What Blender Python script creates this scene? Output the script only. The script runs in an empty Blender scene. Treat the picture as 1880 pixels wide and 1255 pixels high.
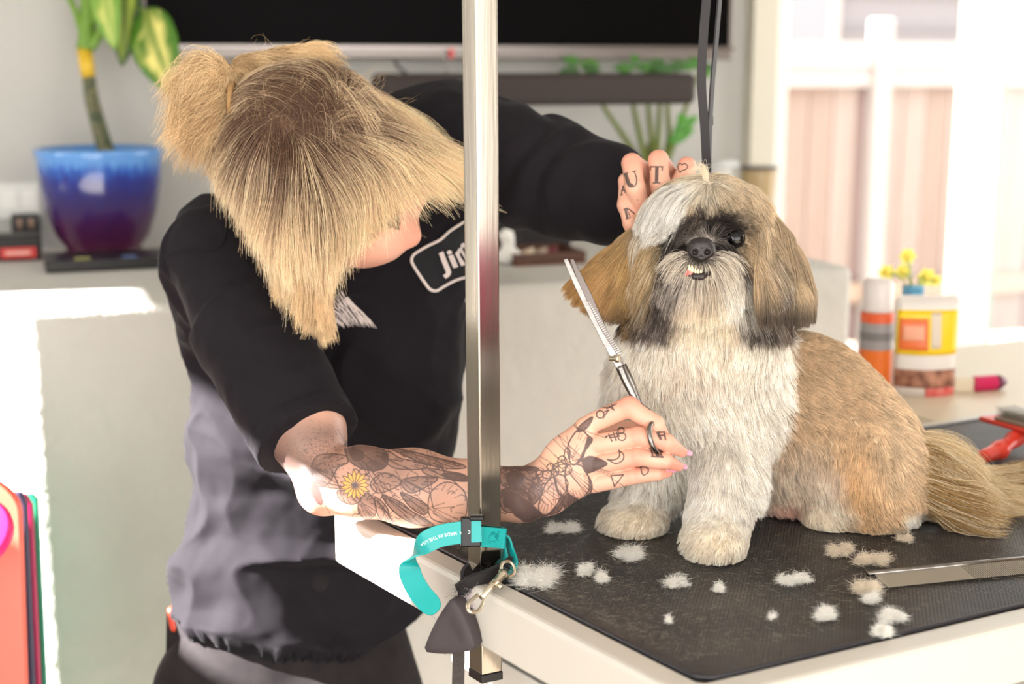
import bpy, bmesh, math, random
import numpy as np
from mathutils import Vector, Matrix, kdtree

random.seed(7)
RNG = np.random.default_rng(7)
sc = bpy.context.scene
COL = sc.collection

# ------------------------------------------------------------------ camera, sky, sun, exposure
PITCH = math.radians(11.0)
CP, SP = math.cos(PITCH), math.sin(PITCH)
CAM = np.array([0.0, 0.0, 1.48])
RGT = np.array([1.0, 0.0, 0.0]); FWD = np.array([0.0, CP, -SP]); UPV = np.array([0.0, SP, CP])
FPX = 2611.0
cam = bpy.data.cameras.new('camera'); camo = bpy.data.objects.new('camera', cam); COL.objects.link(camo)
camo.location = CAM; camo.rotation_euler = (math.pi/2 - PITCH, 0, 0)
cam.sensor_width = 36.0; cam.lens = 36.0*FPX/1880.0
cam.dof.use_dof = True; cam.dof.focus_distance = 1.64; cam.dof.aperture_fstop = 3.0
cam.clip_start = 0.05
sc.camera = camo

A_ = np.array([0.943, 0.332, 0.0]); A_ /= np.linalg.norm(A_)   # along the back wall, to the right
B_ = np.array([-A_[1], A_[0], 0.0])                            # into the room
Z_ = np.array([0, 0, 1.0])

w = bpy.data.worlds.new('world'); sc.world = w; w.use_nodes = True
wn = w.node_tree
bg = wn.nodes['Background']
tc = wn.nodes.new('ShaderNodeTexCoord'); sx = wn.nodes.new('ShaderNodeSeparateXYZ')
mr = wn.nodes.new('ShaderNodeMapRange'); mr.inputs[1].default_value = -0.05; mr.inputs[2].default_value = 0.6
cr = wn.nodes.new('ShaderNodeValToRGB')
cr.color_ramp.elements[0].color = (1.0, 0.97, 0.93, 1); cr.color_ramp.elements[1].color = (0.97, 0.98, 1.0, 1)
wn.links.new(tc.outputs['Generated'], sx.inputs[0]); wn.links.new(sx.outputs[2], mr.inputs[0])
wn.links.new(mr.outputs[0], cr.inputs[0]); wn.links.new(cr.outputs[0], bg.inputs[0])
bg.inputs[1].default_value = 5.5

sun = bpy.data.lights.new('sun', 'SUN'); suno = bpy.data.objects.new('sun', sun); COL.objects.link(suno)
sun.energy = 72.0; sun.angle = math.radians(0.8); sun.color = (1.0, 0.97, 0.94)
sdir = 0.86*A_ - 0.13*B_ - 0.48*Z_; sdir /= np.linalg.norm(sdir)
suno.rotation_euler = Vector(sdir).to_track_quat('-Z', 'Y').to_euler()

sc.view_settings.view_transform = 'Standard'; sc.view_settings.look = 'None'
sc.view_settings.exposure = 0.0; sc.view_settings.gamma = 1.0
sc.view_settings.use_curve_mapping = False
sc.cycles.max_bounces = 8; sc.cycles.transparent_max_bounces = 16
sc.cycles.sample_clamp_indirect = 6.0

TZ = 0.92                                                       # height of the grooming table's top

# ------------------------------------------------------------------ geometry helpers
def ray(px, py):
    return RGT*((px-940.0)/FPX) + UPV*((627.5-py)/FPX) + FWD
def W(px, py, d): return CAM + ray(px, py)*d                   # point at optical distance d
def HZ(px, py, z):
    r = ray(px, py); return CAM + r*((z-CAM[2])/r[2])           # on a level plane
def RT(px, py, t):
    r = ray(px, py); return CAM + r*(t/np.dot(r, B_))           # on a plane parallel to the back wall
def R_(rpx, d): return rpx*d/FPX
def ST(s, t, z): return A_*s + B_*t + Z_*z
def proj(P):
    Q = np.asarray(P)-CAM; d = Q@FWD
    return 940+FPX*(Q@RGT)/d, 627.5-FPX*(Q@UPV)/d, d
def img(dx, dy, dd=0.0): return RGT*dx - UPV*dy + FWD*dd        # a direction given as right, down, away
def nrm(v):
    v = np.asarray(v, float); return v/np.maximum(np.linalg.norm(v, axis=-1, keepdims=True), 1e-12)
def lin(c):
    c = np.asarray(c, float)/255.0
    return np.where(c <= 0.04045, c/12.92, ((c+0.055)/1.055)**2.4)

_LAT = {}
def vnoise(P, freq, seed=0):
    if seed not in _LAT: _LAT[seed] = np.random.default_rng(1000+seed).uniform(-1, 1, (32, 32, 32)).astype(np.float32)
    L = _LAT[seed]; q = np.asarray(P)*freq; i = np.floor(q).astype(np.int64); f = q-i; f = f*f*(3-2*f); i &= 31; j = (i+1) & 31
    x0, y0, z0 = i[..., 0], i[..., 1], i[..., 2]; x1, y1, z1 = j[..., 0], j[..., 1], j[..., 2]
    fx, fy, fz = f[..., 0], f[..., 1], f[..., 2]
    a = L[x0, y0, z0]*(1-fx)+L[x1, y0, z0]*fx; b = L[x0, y1, z0]*(1-fx)+L[x1, y1, z0]*fx
    c = L[x0, y0, z1]*(1-fx)+L[x1, y0, z1]*fx; d = L[x0, y1, z1]*(1-fx)+L[x1, y1, z1]*fx
    return (a*(1-fy)+b*fy)*(1-fz)+(c*(1-fy)+d*fy)*fz
def fbm(P, freq, seed=0, o=3): return sum(vnoise(P, freq*2**k, seed+k)*0.5**k for k in range(o))

class Body:
    """A solid made of smoothly blended tapered limbs and ellipsoids."""
    def __init__(self, k=0.02): self.p = []; self.k = k; self.clips = []
    def cone(self, a, b, ra, rb, k=None, flat=False, sq=None):
        self.p.append(('f' if flat else 'c', np.array(a, float), np.array(b, float), ra, rb, self.k if k is None else k, sq)); return self
    def chain(self, pts, k=None):                               # pts: (px, py, d, rpx)
        Q = [(W(a, b, d), R_(r, d)) for a, b, d, r in pts]
        for (p, r), (q, s) in zip(Q, Q[1:]): self.cone(p, q, r, s, k)
        return self
    def chainw(self, pts, k=None):
        for (p, r), (q, s) in zip(pts, pts[1:]): self.cone(p, q, r, s, k)
        return self
    def ell(self, c, rad, axes=None, k=None):
        M = np.eye(3) if axes is None else nrm(np.array(axes, float))
        self.p.append(('e', np.array(c, float), np.array(rad, float), M, None, self.k if k is None else k, None)); return self
    def clip(self, point, normal): self.clips.append((np.array(point, float), nrm(normal))); return self
    def _one(self, q, P):
        if q[0] == 'e':
            L = (P-q[1])@q[3].T; r = q[2]
            k0 = np.linalg.norm(L/r, axis=-1); k1 = np.linalg.norm(L/(r*r), axis=-1)
            return k0*(k0-1)/np.maximum(k1, 1e-9)
        a, b, ra, rb = q[1], q[2], q[3], q[4]; ab = b-a; L2 = ab@ab; V = P-a; t = (V@ab)/L2
        if q[0] == 'c':
            t = np.clip(t, 0, 1); X = V-t[..., None]*ab
            if q[6] is not None: n, s = q[6]; c = X@n; X = X+n*(c*(1/s-1))[..., None]
            return (np.linalg.norm(X, axis=-1)-(ra+(rb-ra)*t))*(1 if q[6] is None else min(1, q[6][1]))
        tc_ = np.clip(t, 0, 1); X = V-t[..., None]*ab
        if q[6] is not None: n, s = q[6]; c = X@n; X = X+n*(c*(1/s-1))[..., None]
        rad = np.linalg.norm(X, axis=-1)-(ra+(rb-ra)*tc_); ax = (np.abs(t-0.5)-0.5)*math.sqrt(L2)
        return np.maximum(rad, ax)
    def bounds(self, q):
        if q[0] == 'e': r = q[2].max(); return q[1]-r, q[1]+r
        r = max(q[3], q[4]); return np.minimum(q[1], q[2])-r, np.maximum(q[1], q[2])+r
    def f(self, P):
        P = np.asarray(P, float); F = np.full(P.shape[:-1], 1e3)
        for q in self.p:
            k = q[5]; D = self._one(q, P); h = np.maximum(k-np.abs(F-D), 0)/k; F = np.minimum(F, D)-h*h*k*0.25
        for c, n in self.clips: F = np.maximum(F, (P-c)@n)
        return F
    def grad(self, P, e=0.0015):
        P = np.asarray(P, float); g = np.empty_like(P)
        for i in range(3):
            o = np.zeros(3); o[i] = e; g[..., i] = self.f(P+o)-self.f(P-o)
        return nrm(g)
    def grid(self, h):
        bs = [self.bounds(q) for q in self.p]
        lo = np.min([b[0] for b in bs], 0)-4*h; hi = np.max([b[1] for b in bs], 0)+4*h
        n = np.ceil((hi-lo)/h).astype(int)+1
        F = np.full(n, 1.0, np.float32); ax = [lo[i]+h*np.arange(n[i]) for i in range(3)]
        for q, (a, b) in zip(self.p, bs):
            k = q[5]; m = k+3*h
            i0 = np.maximum(np.floor((a-m-lo)/h).astype(int), 0); i1 = np.minimum(np.ceil((b+m-lo)/h).astype(int)+1, n)
            sl = tuple(slice(i0[i], i1[i]) for i in range(3))
            G = np.stack(np.meshgrid(*[ax[i][i0[i]:i1[i]] for i in range(3)], indexing='ij'), -1)
            D = self._one(q, G).astype(np.float32); S = F[sl]
            H = np.maximum(k-np.abs(S-D), 0)/k; F[sl] = np.minimum(S, D)-H*H*k*0.25
        if self.clips:
            G = np.stack(np.meshgrid(*ax, indexing='ij'), -1)
            for c, nn in self.clips: F = np.maximum(F, ((G-c)@nn).astype(np.float32))
        return F, lo
    def surf(self, h):
        F, lo = self.grid(h); S = F < 0
        n = np.array(F.shape)-1
        cnt = np.zeros(n, np.int8)
        offs = [(i, j, k) for i in (0, 1) for j in (0, 1) for k in (0, 1)]
        for i, j, k in offs: cnt += S[i:n[0]+i, j:n[1]+j, k:n[2]+k]
        act = (cnt > 0) & (cnt < 8); idx = np.full(n, -1, np.int64); C = np.argwhere(act); idx[act] = np.arange(len(C))
        vals = {o: F[C[:, 0]+o[0], C[:, 1]+o[1], C[:, 2]+o[2]] for o in offs}
        acc = np.zeros((len(C), 3)); num = np.zeros(len(C))
        for o in offs:
            for a in range(3):
                if o[a] == 0:
                    o2 = list(o); o2[a] = 1; o2 = tuple(o2); f0, f1 = vals[o], vals[o2]; m = (f0 < 0) != (f1 < 0)
                    t = np.where(m, f0/np.where(m, f0-f1, 1), 0); p = np.tile(np.array(o, float), (len(C), 1)); p[:, a] = t
                    acc[m] += p[m]; num[m] += 1
        V = lo+h*(C+acc/num[:, None]); Q = []
        for a in range(3):
            b, c = (a+1) % 3, (a+2) % 3
            s0 = [slice(None)]*3; s1 = [slice(None)]*3; s0[a] = slice(0, -1); s1[a] = slice(1, None)
            X = S[tuple(s0)] != S[tuple(s1)]; E = np.argwhere(X)
            E = E[(E[:, b] > 0) & (E[:, c] > 0) & (E[:, b] < n[b]) & (E[:, c] < n[c])]
            inside = S[E[:, 0], E[:, 1], E[:, 2]]
            def cell(db, dc):
                q = E.copy(); q[:, b] -= db; q[:, c] -= dc; return idx[q[:, 0], q[:, 1], q[:, 2]]
            q = np.stack([cell(1, 1), cell(0, 1), cell(0, 0), cell(1, 0)], 1)
            q[~inside] = q[~inside][:, ::-1]; Q.append(q)
        return V, np.concatenate(Q)

def mesh_np(name, V, Q, smooth=True):
    me = bpy.data.meshes.new(name); V = np.asarray(V, np.float32); Q = np.asarray(Q, np.int32)
    me.vertices.add(len(V)); me.vertices.foreach_set('co', V.ravel())
    me.loops.add(Q.size); me.loops.foreach_set('vertex_index', Q.ravel())
    me.polygons.add(len(Q)); me.polygons.foreach_set('loop_start', np.arange(0, Q.size, Q.shape[1], dtype=np.int32))
    me.update(calc_edges=True)
    if smooth: me.polygons.foreach_set('use_smooth', np.ones(len(Q), bool))
    me.update(); return me
def set_col(me, C, name='col'):
    a = me.color_attributes.new(name, 'FLOAT_COLOR', 'POINT'); C = np.asarray(C, np.float32)
    if C.shape[1] == 3: C = np.c_[C, np.ones(len(C), np.float32)]
    a.data.foreach_set('color', C.ravel())
def vnormals(me):
    N = np.empty(len(me.vertices)*3, np.float32); me.vertices.foreach_get('normal', N); return N.reshape(-1, 3)
def trace(body, px, py, d0=1.0, d1=3.0):
    px = np.atleast_1d(np.asarray(px, float)); py = np.atleast_1d(np.asarray(py, float))
    r = (RGT[None]*((px-940)/FPX)[:, None]+UPV[None]*((627.5-py)/FPX)[:, None]+FWD[None]); d = np.full(len(px), d0)
    for _ in range(70):
        D = body.f(CAM+r*d[:, None]); d = np.minimum(d+D*0.85, d1)
    return CAM+r*d[:, None], d
def scatter(V, Q, n, dens=None):
    T = np.concatenate([Q[:, [0, 1, 2]], Q[:, [0, 2, 3]]]); a, b, c = V[T[:, 0]], V[T[:, 1]], V[T[:, 2]]
    ar = np.linalg.norm(np.cross(b-a, c-a), axis=1)
    if dens is not None: ar = ar*np.maximum(dens((a+b+c)/3), 0)
    i = RNG.choice(len(T), n, p=ar/ar.sum()); u, v = RNG.random(n), RNG.random(n); m = u+v > 1; u[m] = 1-u[m]; v[m] = 1-v[m]
    return a[i]+(b[i]-a[i])*u[:, None]+(c[i]-a[i])*v[:, None]

class Canvas:
    """A flat drawing, later read at points of a surface (marks and coat patches)."""
    def __init__(s, x0, y0, x1, y1, ss=2, ch=1, base=0.0):
        s.x0, s.y0, s.ss = x0, y0, ss; s.h = int((y1-y0)*ss); s.w = int((x1-x0)*ss); s.a = np.zeros((s.h, s.w, ch), np.float32)+base
    def _box(s, xa, ya, xb, yb):
        i0 = max(int((ya-s.y0)*s.ss), 0); i1 = min(int((yb-s.y0)*s.ss)+1, s.h); j0 = max(int((xa-s.x0)*s.ss), 0); j1 = min(int((xb-s.x0)*s.ss)+1, s.w)
        if i1 <= i0 or j1 <= j0: return None
        Y, X = np.mgrid[i0:i1, j0:j1]; return slice(i0, i1), slice(j0, j1), X/s.ss+s.x0, Y/s.ss+s.y0
    def put(s, sl, m, c):
        m = np.clip(m, 0, 1)[..., None]; s.a[sl] = s.a[sl]*(1-m)+np.asarray(c, np.float32)*m
    def line(s, pts, wd=2.0, c=1.0, a=1.0, taper=False):
        n = len(pts)-1
        for q, ((xa, ya), (xb, yb)) in enumerate(zip(pts, pts[1:])):
            w_ = wd*(1-0.75*q/max(n, 1)) if taper else wd; m = w_+1
            B = s._box(min(xa, xb)-m, min(ya, yb)-m, max(xa, xb)+m, max(ya, yb)+m)
            if B is None: continue
            i, j, X, Y = B; dx, dy = xb-xa, yb-ya; t = np.clip(((X-xa)*dx+(Y-ya)*dy)/max(dx*dx+dy*dy, 1e-9), 0, 1)
            D = np.hypot(X-xa-t*dx, Y-ya-t*dy); s.put((i, j), np.clip(w_/2-D+0.5, 0, 1)*a, c)
    def curve(s, pts, wd=2.0, c=1.0, a=1.0, closed=False, taper=False): s.line(spline(pts, 6, closed), wd, c, a, taper)
    def ell(s, x, y, rx, ry, c=1.0, a=1.0, soft=0.3, rot=0.0):
        R = max(rx, ry)*(1+soft)+2; B = s._box(x-R, y-R, x+R, y+R)
        if B is None: return
        i, j, X, Y = B; cr_, sr = math.cos(rot), math.sin(rot); U = (X-x)*cr_+(Y-y)*sr; V = -(X-x)*sr+(Y-y)*cr_
        s.put((i, j), (1+soft-np.hypot(U/rx, V/ry))/max(2*soft, 1e-3)*a, c)
    def poly(s, pts, c=1.0, a=1.0, soft=1.0):
        P = np.array(pts, float); B = s._box(P[:, 0].min()-soft*2-1, P[:, 1].min()-soft*2-1, P[:, 0].max()+soft*2+1, P[:, 1].max()+soft*2+1)
        if B is None: return
        i, j, X, Y = B; ins = np.zeros(X.shape, bool); D = np.full(X.shape, 1e9)
        for (xa, ya), (xb, yb) in zip(P, np.roll(P, -1, 0)):
            cnd = ((ya > Y) != (yb > Y)); xi = xa+(Y-ya)*(xb-xa)/np.where(yb-ya == 0, 1e-9, yb-ya); ins ^= cnd & (X < xi)
            dx, dy = xb-xa, yb-ya; t = np.clip(((X-xa)*dx+(Y-ya)*dy)/max(dx*dx+dy*dy, 1e-9), 0, 1); D = np.minimum(D, np.hypot(X-xa-t*dx, Y-ya-t*dy))
        s.put((i, j), np.clip(0.5+np.where(ins, D, -D)/(2*soft), 0, 1)*a, c)
    def get(s, px, py):
        j = np.clip((px-s.x0)*s.ss, 0, s.w-1.001); i = np.clip((py-s.y0)*s.ss, 0, s.h-1.001); j0 = j.astype(int); i0 = i.astype(int); fj = (j-j0)[:, None]; fi = (i-i0)[:, None]
        j1 = np.minimum(j0+1, s.w-1); i1 = np.minimum(i0+1, s.h-1); a = s.a
        return (a[i0, j0]*(1-fj)+a[i0, j1]*fj)*(1-fi)+(a[i1, j0]*(1-fj)+a[i1, j1]*fj)*fi
def spline(pts, n=8, closed=False):
    P = np.array(pts, float); m = len(P); out = []
    for i in range(m if closed else m-1):
        if closed: a, b, c, d = P[(i-1) % m], P[i], P[(i+1) % m], P[(i+2) % m]
        else: a, b, c, d = P[max(i-1, 0)], P[i], P[i+1], P[min(i+2, m-1)]
        for k in range(n):
            t = k/n; out.append(0.5*(2*b+(c-a)*t+(2*a-5*b+4*c-d)*t*t+(3*b-a-3*c+d)*t**3))
    out.append(P[0] if closed else P[-1]); return np.array(out)

# ------------------------------------------------------------------ objects
def tag(o, label=None, cat=None, group=None, kind=None):
    if label: o['label'] = label
    if cat: o['category'] = cat
    if group: o['group'] = group
    if kind: o['kind'] = kind
    return o
def obj(name, me, mat=None, parent=None):
    o = bpy.data.objects.new(name, me); COL.objects.link(o)
    if mat is not None and me is not None and len(me.materials) == 0: me.materials.append(mat)
    if parent is not None:
        o.parent = parent; o.matrix_parent_inverse = parent_inv(parent)
    return o
def parent_inv(p):
    M = Matrix.Identity(4); q = p
    while q is not None:
        M = Matrix.LocRotScale(q.location, q.rotation_euler, q.scale) @ (M if q is p else M); q = None
    return M.inverted() if p.parent is None else Matrix.Identity(4)
def empty(name, loc): 
    o = bpy.data.objects.new(name, None); COL.objects.link(o); o.location = Vector(loc); o.empty_display_size = 0.02; return o
class MB:
    """Collects simple shapes into one mesh, in world coordinates."""
    def __init__(s): s.v = []; s.f = []
    def add(s, V, F): b = len(s.v); s.v += [tuple(map(float, x)) for x in V]; s.f += [tuple(b+i for i in q) for q in F]; return s
    def box(s, c, ux, uy, uz, hx, hy, hz):
        c = np.array(c, float); V = [c+ux*hx*i+uy*hy*j+uz*hz*k for i in (-1, 1) for j in (-1, 1) for k in (-1, 1)]
        V = [np.array(x) for x in V]
        F = [(0, 1, 3, 2), (4, 6, 7, 5), (0, 4, 5, 1), (2, 3, 7, 6), (0, 2, 6, 4), (1, 5, 7, 3)]
        if np.dot(np.cross(ux, uy), uz) < 0: F = [q[::-1] for q in F]
        return s.add(V, F)
    def rbox(s, s0, s1, t0, t1, z0, z1):
        return s.box(ST((s0+s1)/2, (t0+t1)/2, (z0+z1)/2), A_, B_, Z_, (s1-s0)/2, (t1-t0)/2, (z1-z0)/2)
    def tube(s, pts, rad, n=10, cap=True, flat=None):
        P = np.array(pts, float); m = len(P); rad = np.ones(m)*rad; T = nrm(np.gradient(P, axis=0)); up = np.array([0, 0, 1.0])
        if abs(T[0]@up) > 0.9: up = np.array([1.0, 0, 0])
        N = nrm(up-T[0]*(up@T[0])); V = []
        for i in range(m):
            N = nrm(N-T[i]*(N@T[i])); Bn = np.cross(T[i], N)
            for k in range(n):
                a = 2*math.pi*k/n; V.append(P[i]+rad[i]*(N*math.cos(a)+Bn*math.sin(a)))
        F = [(i*n+k, i*n+(k+1) % n, (i+1)*n+(k+1) % n, (i+1)*n+k) for i in range(m-1) for k in range(n)]
        if cap: F += [tuple(range(n))[::-1], tuple((m-1)*n+k for k in range(n))]
        return s.add(V, F)
    def ribbon(s, pts, side, hw, th):                            # strap: centre line, width direction(s), half width, thickness
        P = np.array(pts, float); m = len(P); side = nrm(np.broadcast_to(side, P.shape)); T = nrm(np.gradient(P, axis=0)); side = nrm(side-T*np.sum(side*T, 1, keepdims=True)); N = np.cross(T, side); V = []
        hw = np.ones(m)*hw
        for i in range(m):
            for a, b in ((-1, -1), (1, -1), (1, 1), (-1, 1)): V.append(P[i]+side[i]*hw[i]*a+N[i]*th/2*b)
        F = [(i*4+k, i*4+(k+1) % 4, (i+1)*4+(k+1) % 4, (i+1)*4+k) for i in range(m-1) for k in range(4)]+[(0, 1, 2, 3), tuple((m-1)*4+k for k in (3, 2, 1, 0))]
        return s.add(V, F)
    def lathe(s, c, prof, n=32, ax=None, cap=True):              # prof: (radius, height along axis)
        ax = Z_ if ax is None else nrm(ax); u = nrm(np.cross(ax, [0.31, 0.95, 0.05])); v = np.cross(ax, u); V = []
        for r, h in prof:
            for k in range(n): a = 2*math.pi*k/n; V.append(np.array(c)+ax*h+r*(u*math.cos(a)+v*math.sin(a)))
        m = len(prof); F = [(i*n+k, i*n+(k+1) % n, (i+1)*n+(k+1) % n, (i+1)*n+k) for i in range(m-1) for k in range(n)]
        if cap: F += [tuple(range(n))[::-1], tuple((m-1)*n+k for k in range(n))]
        return s.add(V, F)
    def prism(s, pts, n, th):                                    # planar outline pushed along n by +-th/2
        P = np.array(pts, float); m = len(P); n = nrm(n); V = list(P-n*th/2)+list(P+n*th/2)
        return s.add(V, [tuple(range(m))[::-1], tuple(range(m, 2*m))]+[(i, (i+1) % m, m+(i+1) % m, m+i) for i in range(m)])
    def build(s, name, mat, parent=None, bevel=0, smooth=False, seg=2, origin=None):
        me = bpy.data.meshes.new(name); V = np.array(s.v)
        if parent is None:
            o0 = V.mean(0) if origin is None else np.array(origin, float); o0 = o0 if origin is not None else np.array([o0[0], o0[1], V[:, 2].min()])
            V = V-o0
        me.from_pydata([tuple(x) for x in V], [], s.f); bm = bmesh.new(); bm.from_mesh(me)
        bmesh.ops.recalc_face_normals(bm, faces=bm.faces); bm.to_mesh(me); bm.free()
        o = obj(name, me, mat, parent)
        if parent is None: o.location = Vector(o0)
        if bevel:
            b = o.modifiers.new('bevel', 'BEVEL'); b.width = bevel; b.segments = seg; b.limit_method = 'ANGLE'; b.angle_limit = math.radians(40)
        if smooth or bevel: me.polygons.foreach_set('use_smooth', np.ones(len(me.polygons), bool))
        if bevel and not smooth:
            try: b.harden_normals = True
            except Exception: pass
        return o
def text_mesh(s, size, fn, th=0.0, name='lettering', shear=0.0, bold=0.0):
    """Lettering as flat mesh; fn maps its (x, y) onto the place it is printed on."""
    cu = bpy.data.curves.new('t', 'FONT'); cu.body = s; cu.size = size; cu.shear = shear; cu.offset = bold; cu.align_x = 'CENTER'; cu.align_y = 'CENTER'; cu.resolution_u = 3
    o = bpy.data.objects.new('t', cu); COL.objects.link(o); dg = bpy.context.evaluated_depsgraph_get(); me = bpy.data.meshes.new_from_object(o.evaluated_get(dg))
    bpy.data.objects.remove(o); bpy.data.curves.remove(cu)
    bm = bmesh.new(); bm.from_mesh(me); bmesh.ops.triangulate(bm, faces=bm.faces)
    bmesh.ops.subdivide_edges(bm, edges=[e for e in bm.edges if e.calc_length() > size*0.15], cuts=1); bm.to_mesh(me); bm.free()
    V = np.empty(len(me.vertices)*3, np.float32); me.vertices.foreach_get('co', V); V = V.reshape(-1, 3); V2 = fn(V[:, 0].astype(float), V[:, 1].astype(float))
    me.vertices.foreach_set('co', np.asarray(V2, np.float32).ravel()); me.update(); me.name = name; return me

# ------------------------------------------------------------------ materials
def mat(name, col, rough=0.5, metal=0.0, spec=0.5, noise=None, bump=None, attr=None, sheen=0.0, coat=0.0, trans=0.0, emit=None, sss=0.0, aniso=None, ior=None):
    m = bpy.data.materials.new(name); m.use_nodes = True; nt = m.node_tree; b = nt.nodes['Principled BSDF']; N = nt.nodes; L = nt.links
    c = tuple(lin(col)); b.inputs['Base Color'].default_value = (*c, 1); b.inputs['Roughness'].default_value = rough; b.inputs['Metallic'].default_value = metal
    b.inputs['Specular IOR Level'].default_value = spec; b.inputs['Sheen Weight'].default_value = sheen; b.inputs['Coat Weight'].default_value = coat; b.inputs['Transmission Weight'].default_value = trans
    if sheen: b.inputs['Sheen Roughness'].default_value = 0.4
    if sss: b.inputs['Subsurface Weight'].default_value = sss; b.inputs['Subsurface Radius'].default_value = (1.0, 0.35, 0.2); b.inputs['Subsurface Scale'].default_value = 0.006
    if ior: b.inputs['IOR'].default_value = ior
    if emit: b.inputs['Emission Color'].default_value = (*lin(emit[0]), 1); b.inputs['Emission Strength'].default_value = emit[1]
    t = N.new('ShaderNodeTexCoord')
    src = None
    if attr:
        a = N.new('ShaderNodeAttribute'); a.attribute_name = attr; src = a.outputs['Color']; L.new(src, b.inputs['Base Color'])
    if noise:                                                    # (scale, second colour, amount[, stretch])
        n = N.new('ShaderNodeTexNoise'); n.inputs['Scale'].default_value = noise[0]; n.inputs['Detail'].default_value = 6
        mp = N.new('ShaderNodeMapping'); L.new(t.outputs['Object'], mp.inputs[0]); L.new(mp.outputs[0], n.inputs['Vector'])
        if len(noise) > 3: mp.inputs['Scale'].default_value = noise[3]
        r = N.new('ShaderNodeMapRange'); r.inputs[1].default_value = 0.35; r.inputs[2].default_value = 0.65; r.inputs[4].default_value = noise[2]; L.new(n.outputs[0], r.inputs[0])
        x = N.new('ShaderNodeMix'); x.data_type = 'RGBA'; L.new(r.outputs[0], x.inputs[0]); x.inputs[6].default_value = (*c, 1); x.inputs[7].default_value = (*lin(noise[1]), 1)
        if src is not None: L.new(src, x.inputs[6])
        L.new(x.outputs[2], b.inputs['Base Color'])
    if bump:                                                     # (kind, scale, strength, distance[, stretch])
        if bump[0] == 'noise': n = N.new('ShaderNodeTexNoise'); n.inputs['Detail'].default_value = 5; o = n.outputs[0]
        elif bump[0] == 'voronoi': n = N.new('ShaderNodeTexVoronoi'); o = n.outputs[0]
        else: n = N.new('ShaderNodeTexWave'); n.bands_direction = 'DIAGONAL'; n.inputs['Distortion'].default_value = 1.0; o = n.outputs[1]
        n.inputs['Scale'].default_value = bump[1]; mp = N.new('ShaderNodeMapping'); L.new(t.outputs['Object'], mp.inputs[0]); L.new(mp.outputs[0], n.inputs['Vector'])
        if len(bump) > 4: mp.inputs['Scale'].default_value = bump[4]
        u = N.new('ShaderNodeBump'); u.inputs['Strength'].default_value = bump[2]; u.inputs['Distance'].default_value = bump[3]; L.new(o, u.inputs['Height']); L.new(u.outputs[0], b.inputs['Normal'])
    return m
def hair_mat(name, rough=0.45, spec=0.35, trans=0.25):
    m = bpy.data.materials.new(name); m.use_nodes = True; nt = m.node_tree; b = nt.nodes['Principled BSDF']; b.inputs['Roughness'].default_value = rough; b.inputs['Specular IOR Level'].default_value = spec
    a = nt.nodes.new('ShaderNodeAttribute'); a.attribute_name = 'col'; nt.links.new(a.outputs['Color'], b.inputs['Base Color'])
    tr = nt.nodes.new('ShaderNodeBsdfTranslucent'); nt.links.new(a.outputs['Color'], tr.inputs[0]); mx = nt.nodes.new('ShaderNodeMixShader'); mx.inputs[0].default_value = trans
    nt.links.new(b.outputs[0], mx.inputs[1]); nt.links.new(tr.outputs[0], mx.inputs[2]); nt.links.new(mx.outputs[0], nt.nodes['Material Output'].inputs[0]); return m

# ------------------------------------------------------------------ hair
def grow(body, roots, flow, length, nk=7, lift=0.6, grav=0.0, wob=0.15, off=0.001, clump=0.0, nclump=0, seed=0, wfreq=60.0, curl=0.0, gvec=(0, 0, -1), rj=None):
    """Strands from roots on a body, combed along flow(points, t), pushed outside the body."""
    n = len(roots); L = np.ones(n)*length; nn = body.grad(roots); P = np.empty((n, nk, 3)); P[:, 0] = roots; p = roots.copy(); g = np.array(gvec, float)
    rnd = RNG.normal(0, 1, (n, 3)); offk = off*(0.3+RNG.random(n)*1.0)
    for k in range(1, nk):
        t = k/(nk-1); D = flow(p, t, roots); D = nrm(D)
        w1 = np.stack([vnoise(p, wfreq, seed+s) for s in (11, 12, 13)], -1)
        d = nrm(D+nn*(lift*(1-t)**1.5)+g*grav*t+rnd*(wob*0.5 if rj is None else rj)+w1*wob*1.2)
        p = p+d*(L/(nk-1))[:, None]
        for _ in range(2):
            f = body.f(p); m = f < offk*t**0.5
            if m.any(): gr = body.grad(p[m]); p[m] += gr*(offk[m]*t**0.5-f[m])[:, None]
        if k < nk-1: nn = nn
        P[:, k] = p
    if curl > 0:
        ph = RNG.random(n)*6.28; a = nrm(np.cross(P[:, -1]-P[:, 0], RNG.normal(0, 1, (n, 3)))); tt = np.linspace(0, 1, nk)
        P += a[:, None, :]*(np.sin(ph[:, None]+tt[None]*7)*curl*tt[None])[..., None]
    if nclump:
        gi = RNG.choice(n, min(nclump, n), replace=False); kd = kdtree.KDTree(len(gi))
        for i, q in enumerate(gi): kd.insert(Vector(roots[q]), i)
        kd.balance(); near = gi[np.array([kd.find(Vector(r))[1] for r in roots])]
        tt = (np.linspace(0, 1, nk)**1.3)[None, :, None]*clump*(0.4+0.6*RNG.random(n))[:, None, None]; P = P*(1-tt)+P[near]*tt
    return P
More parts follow.
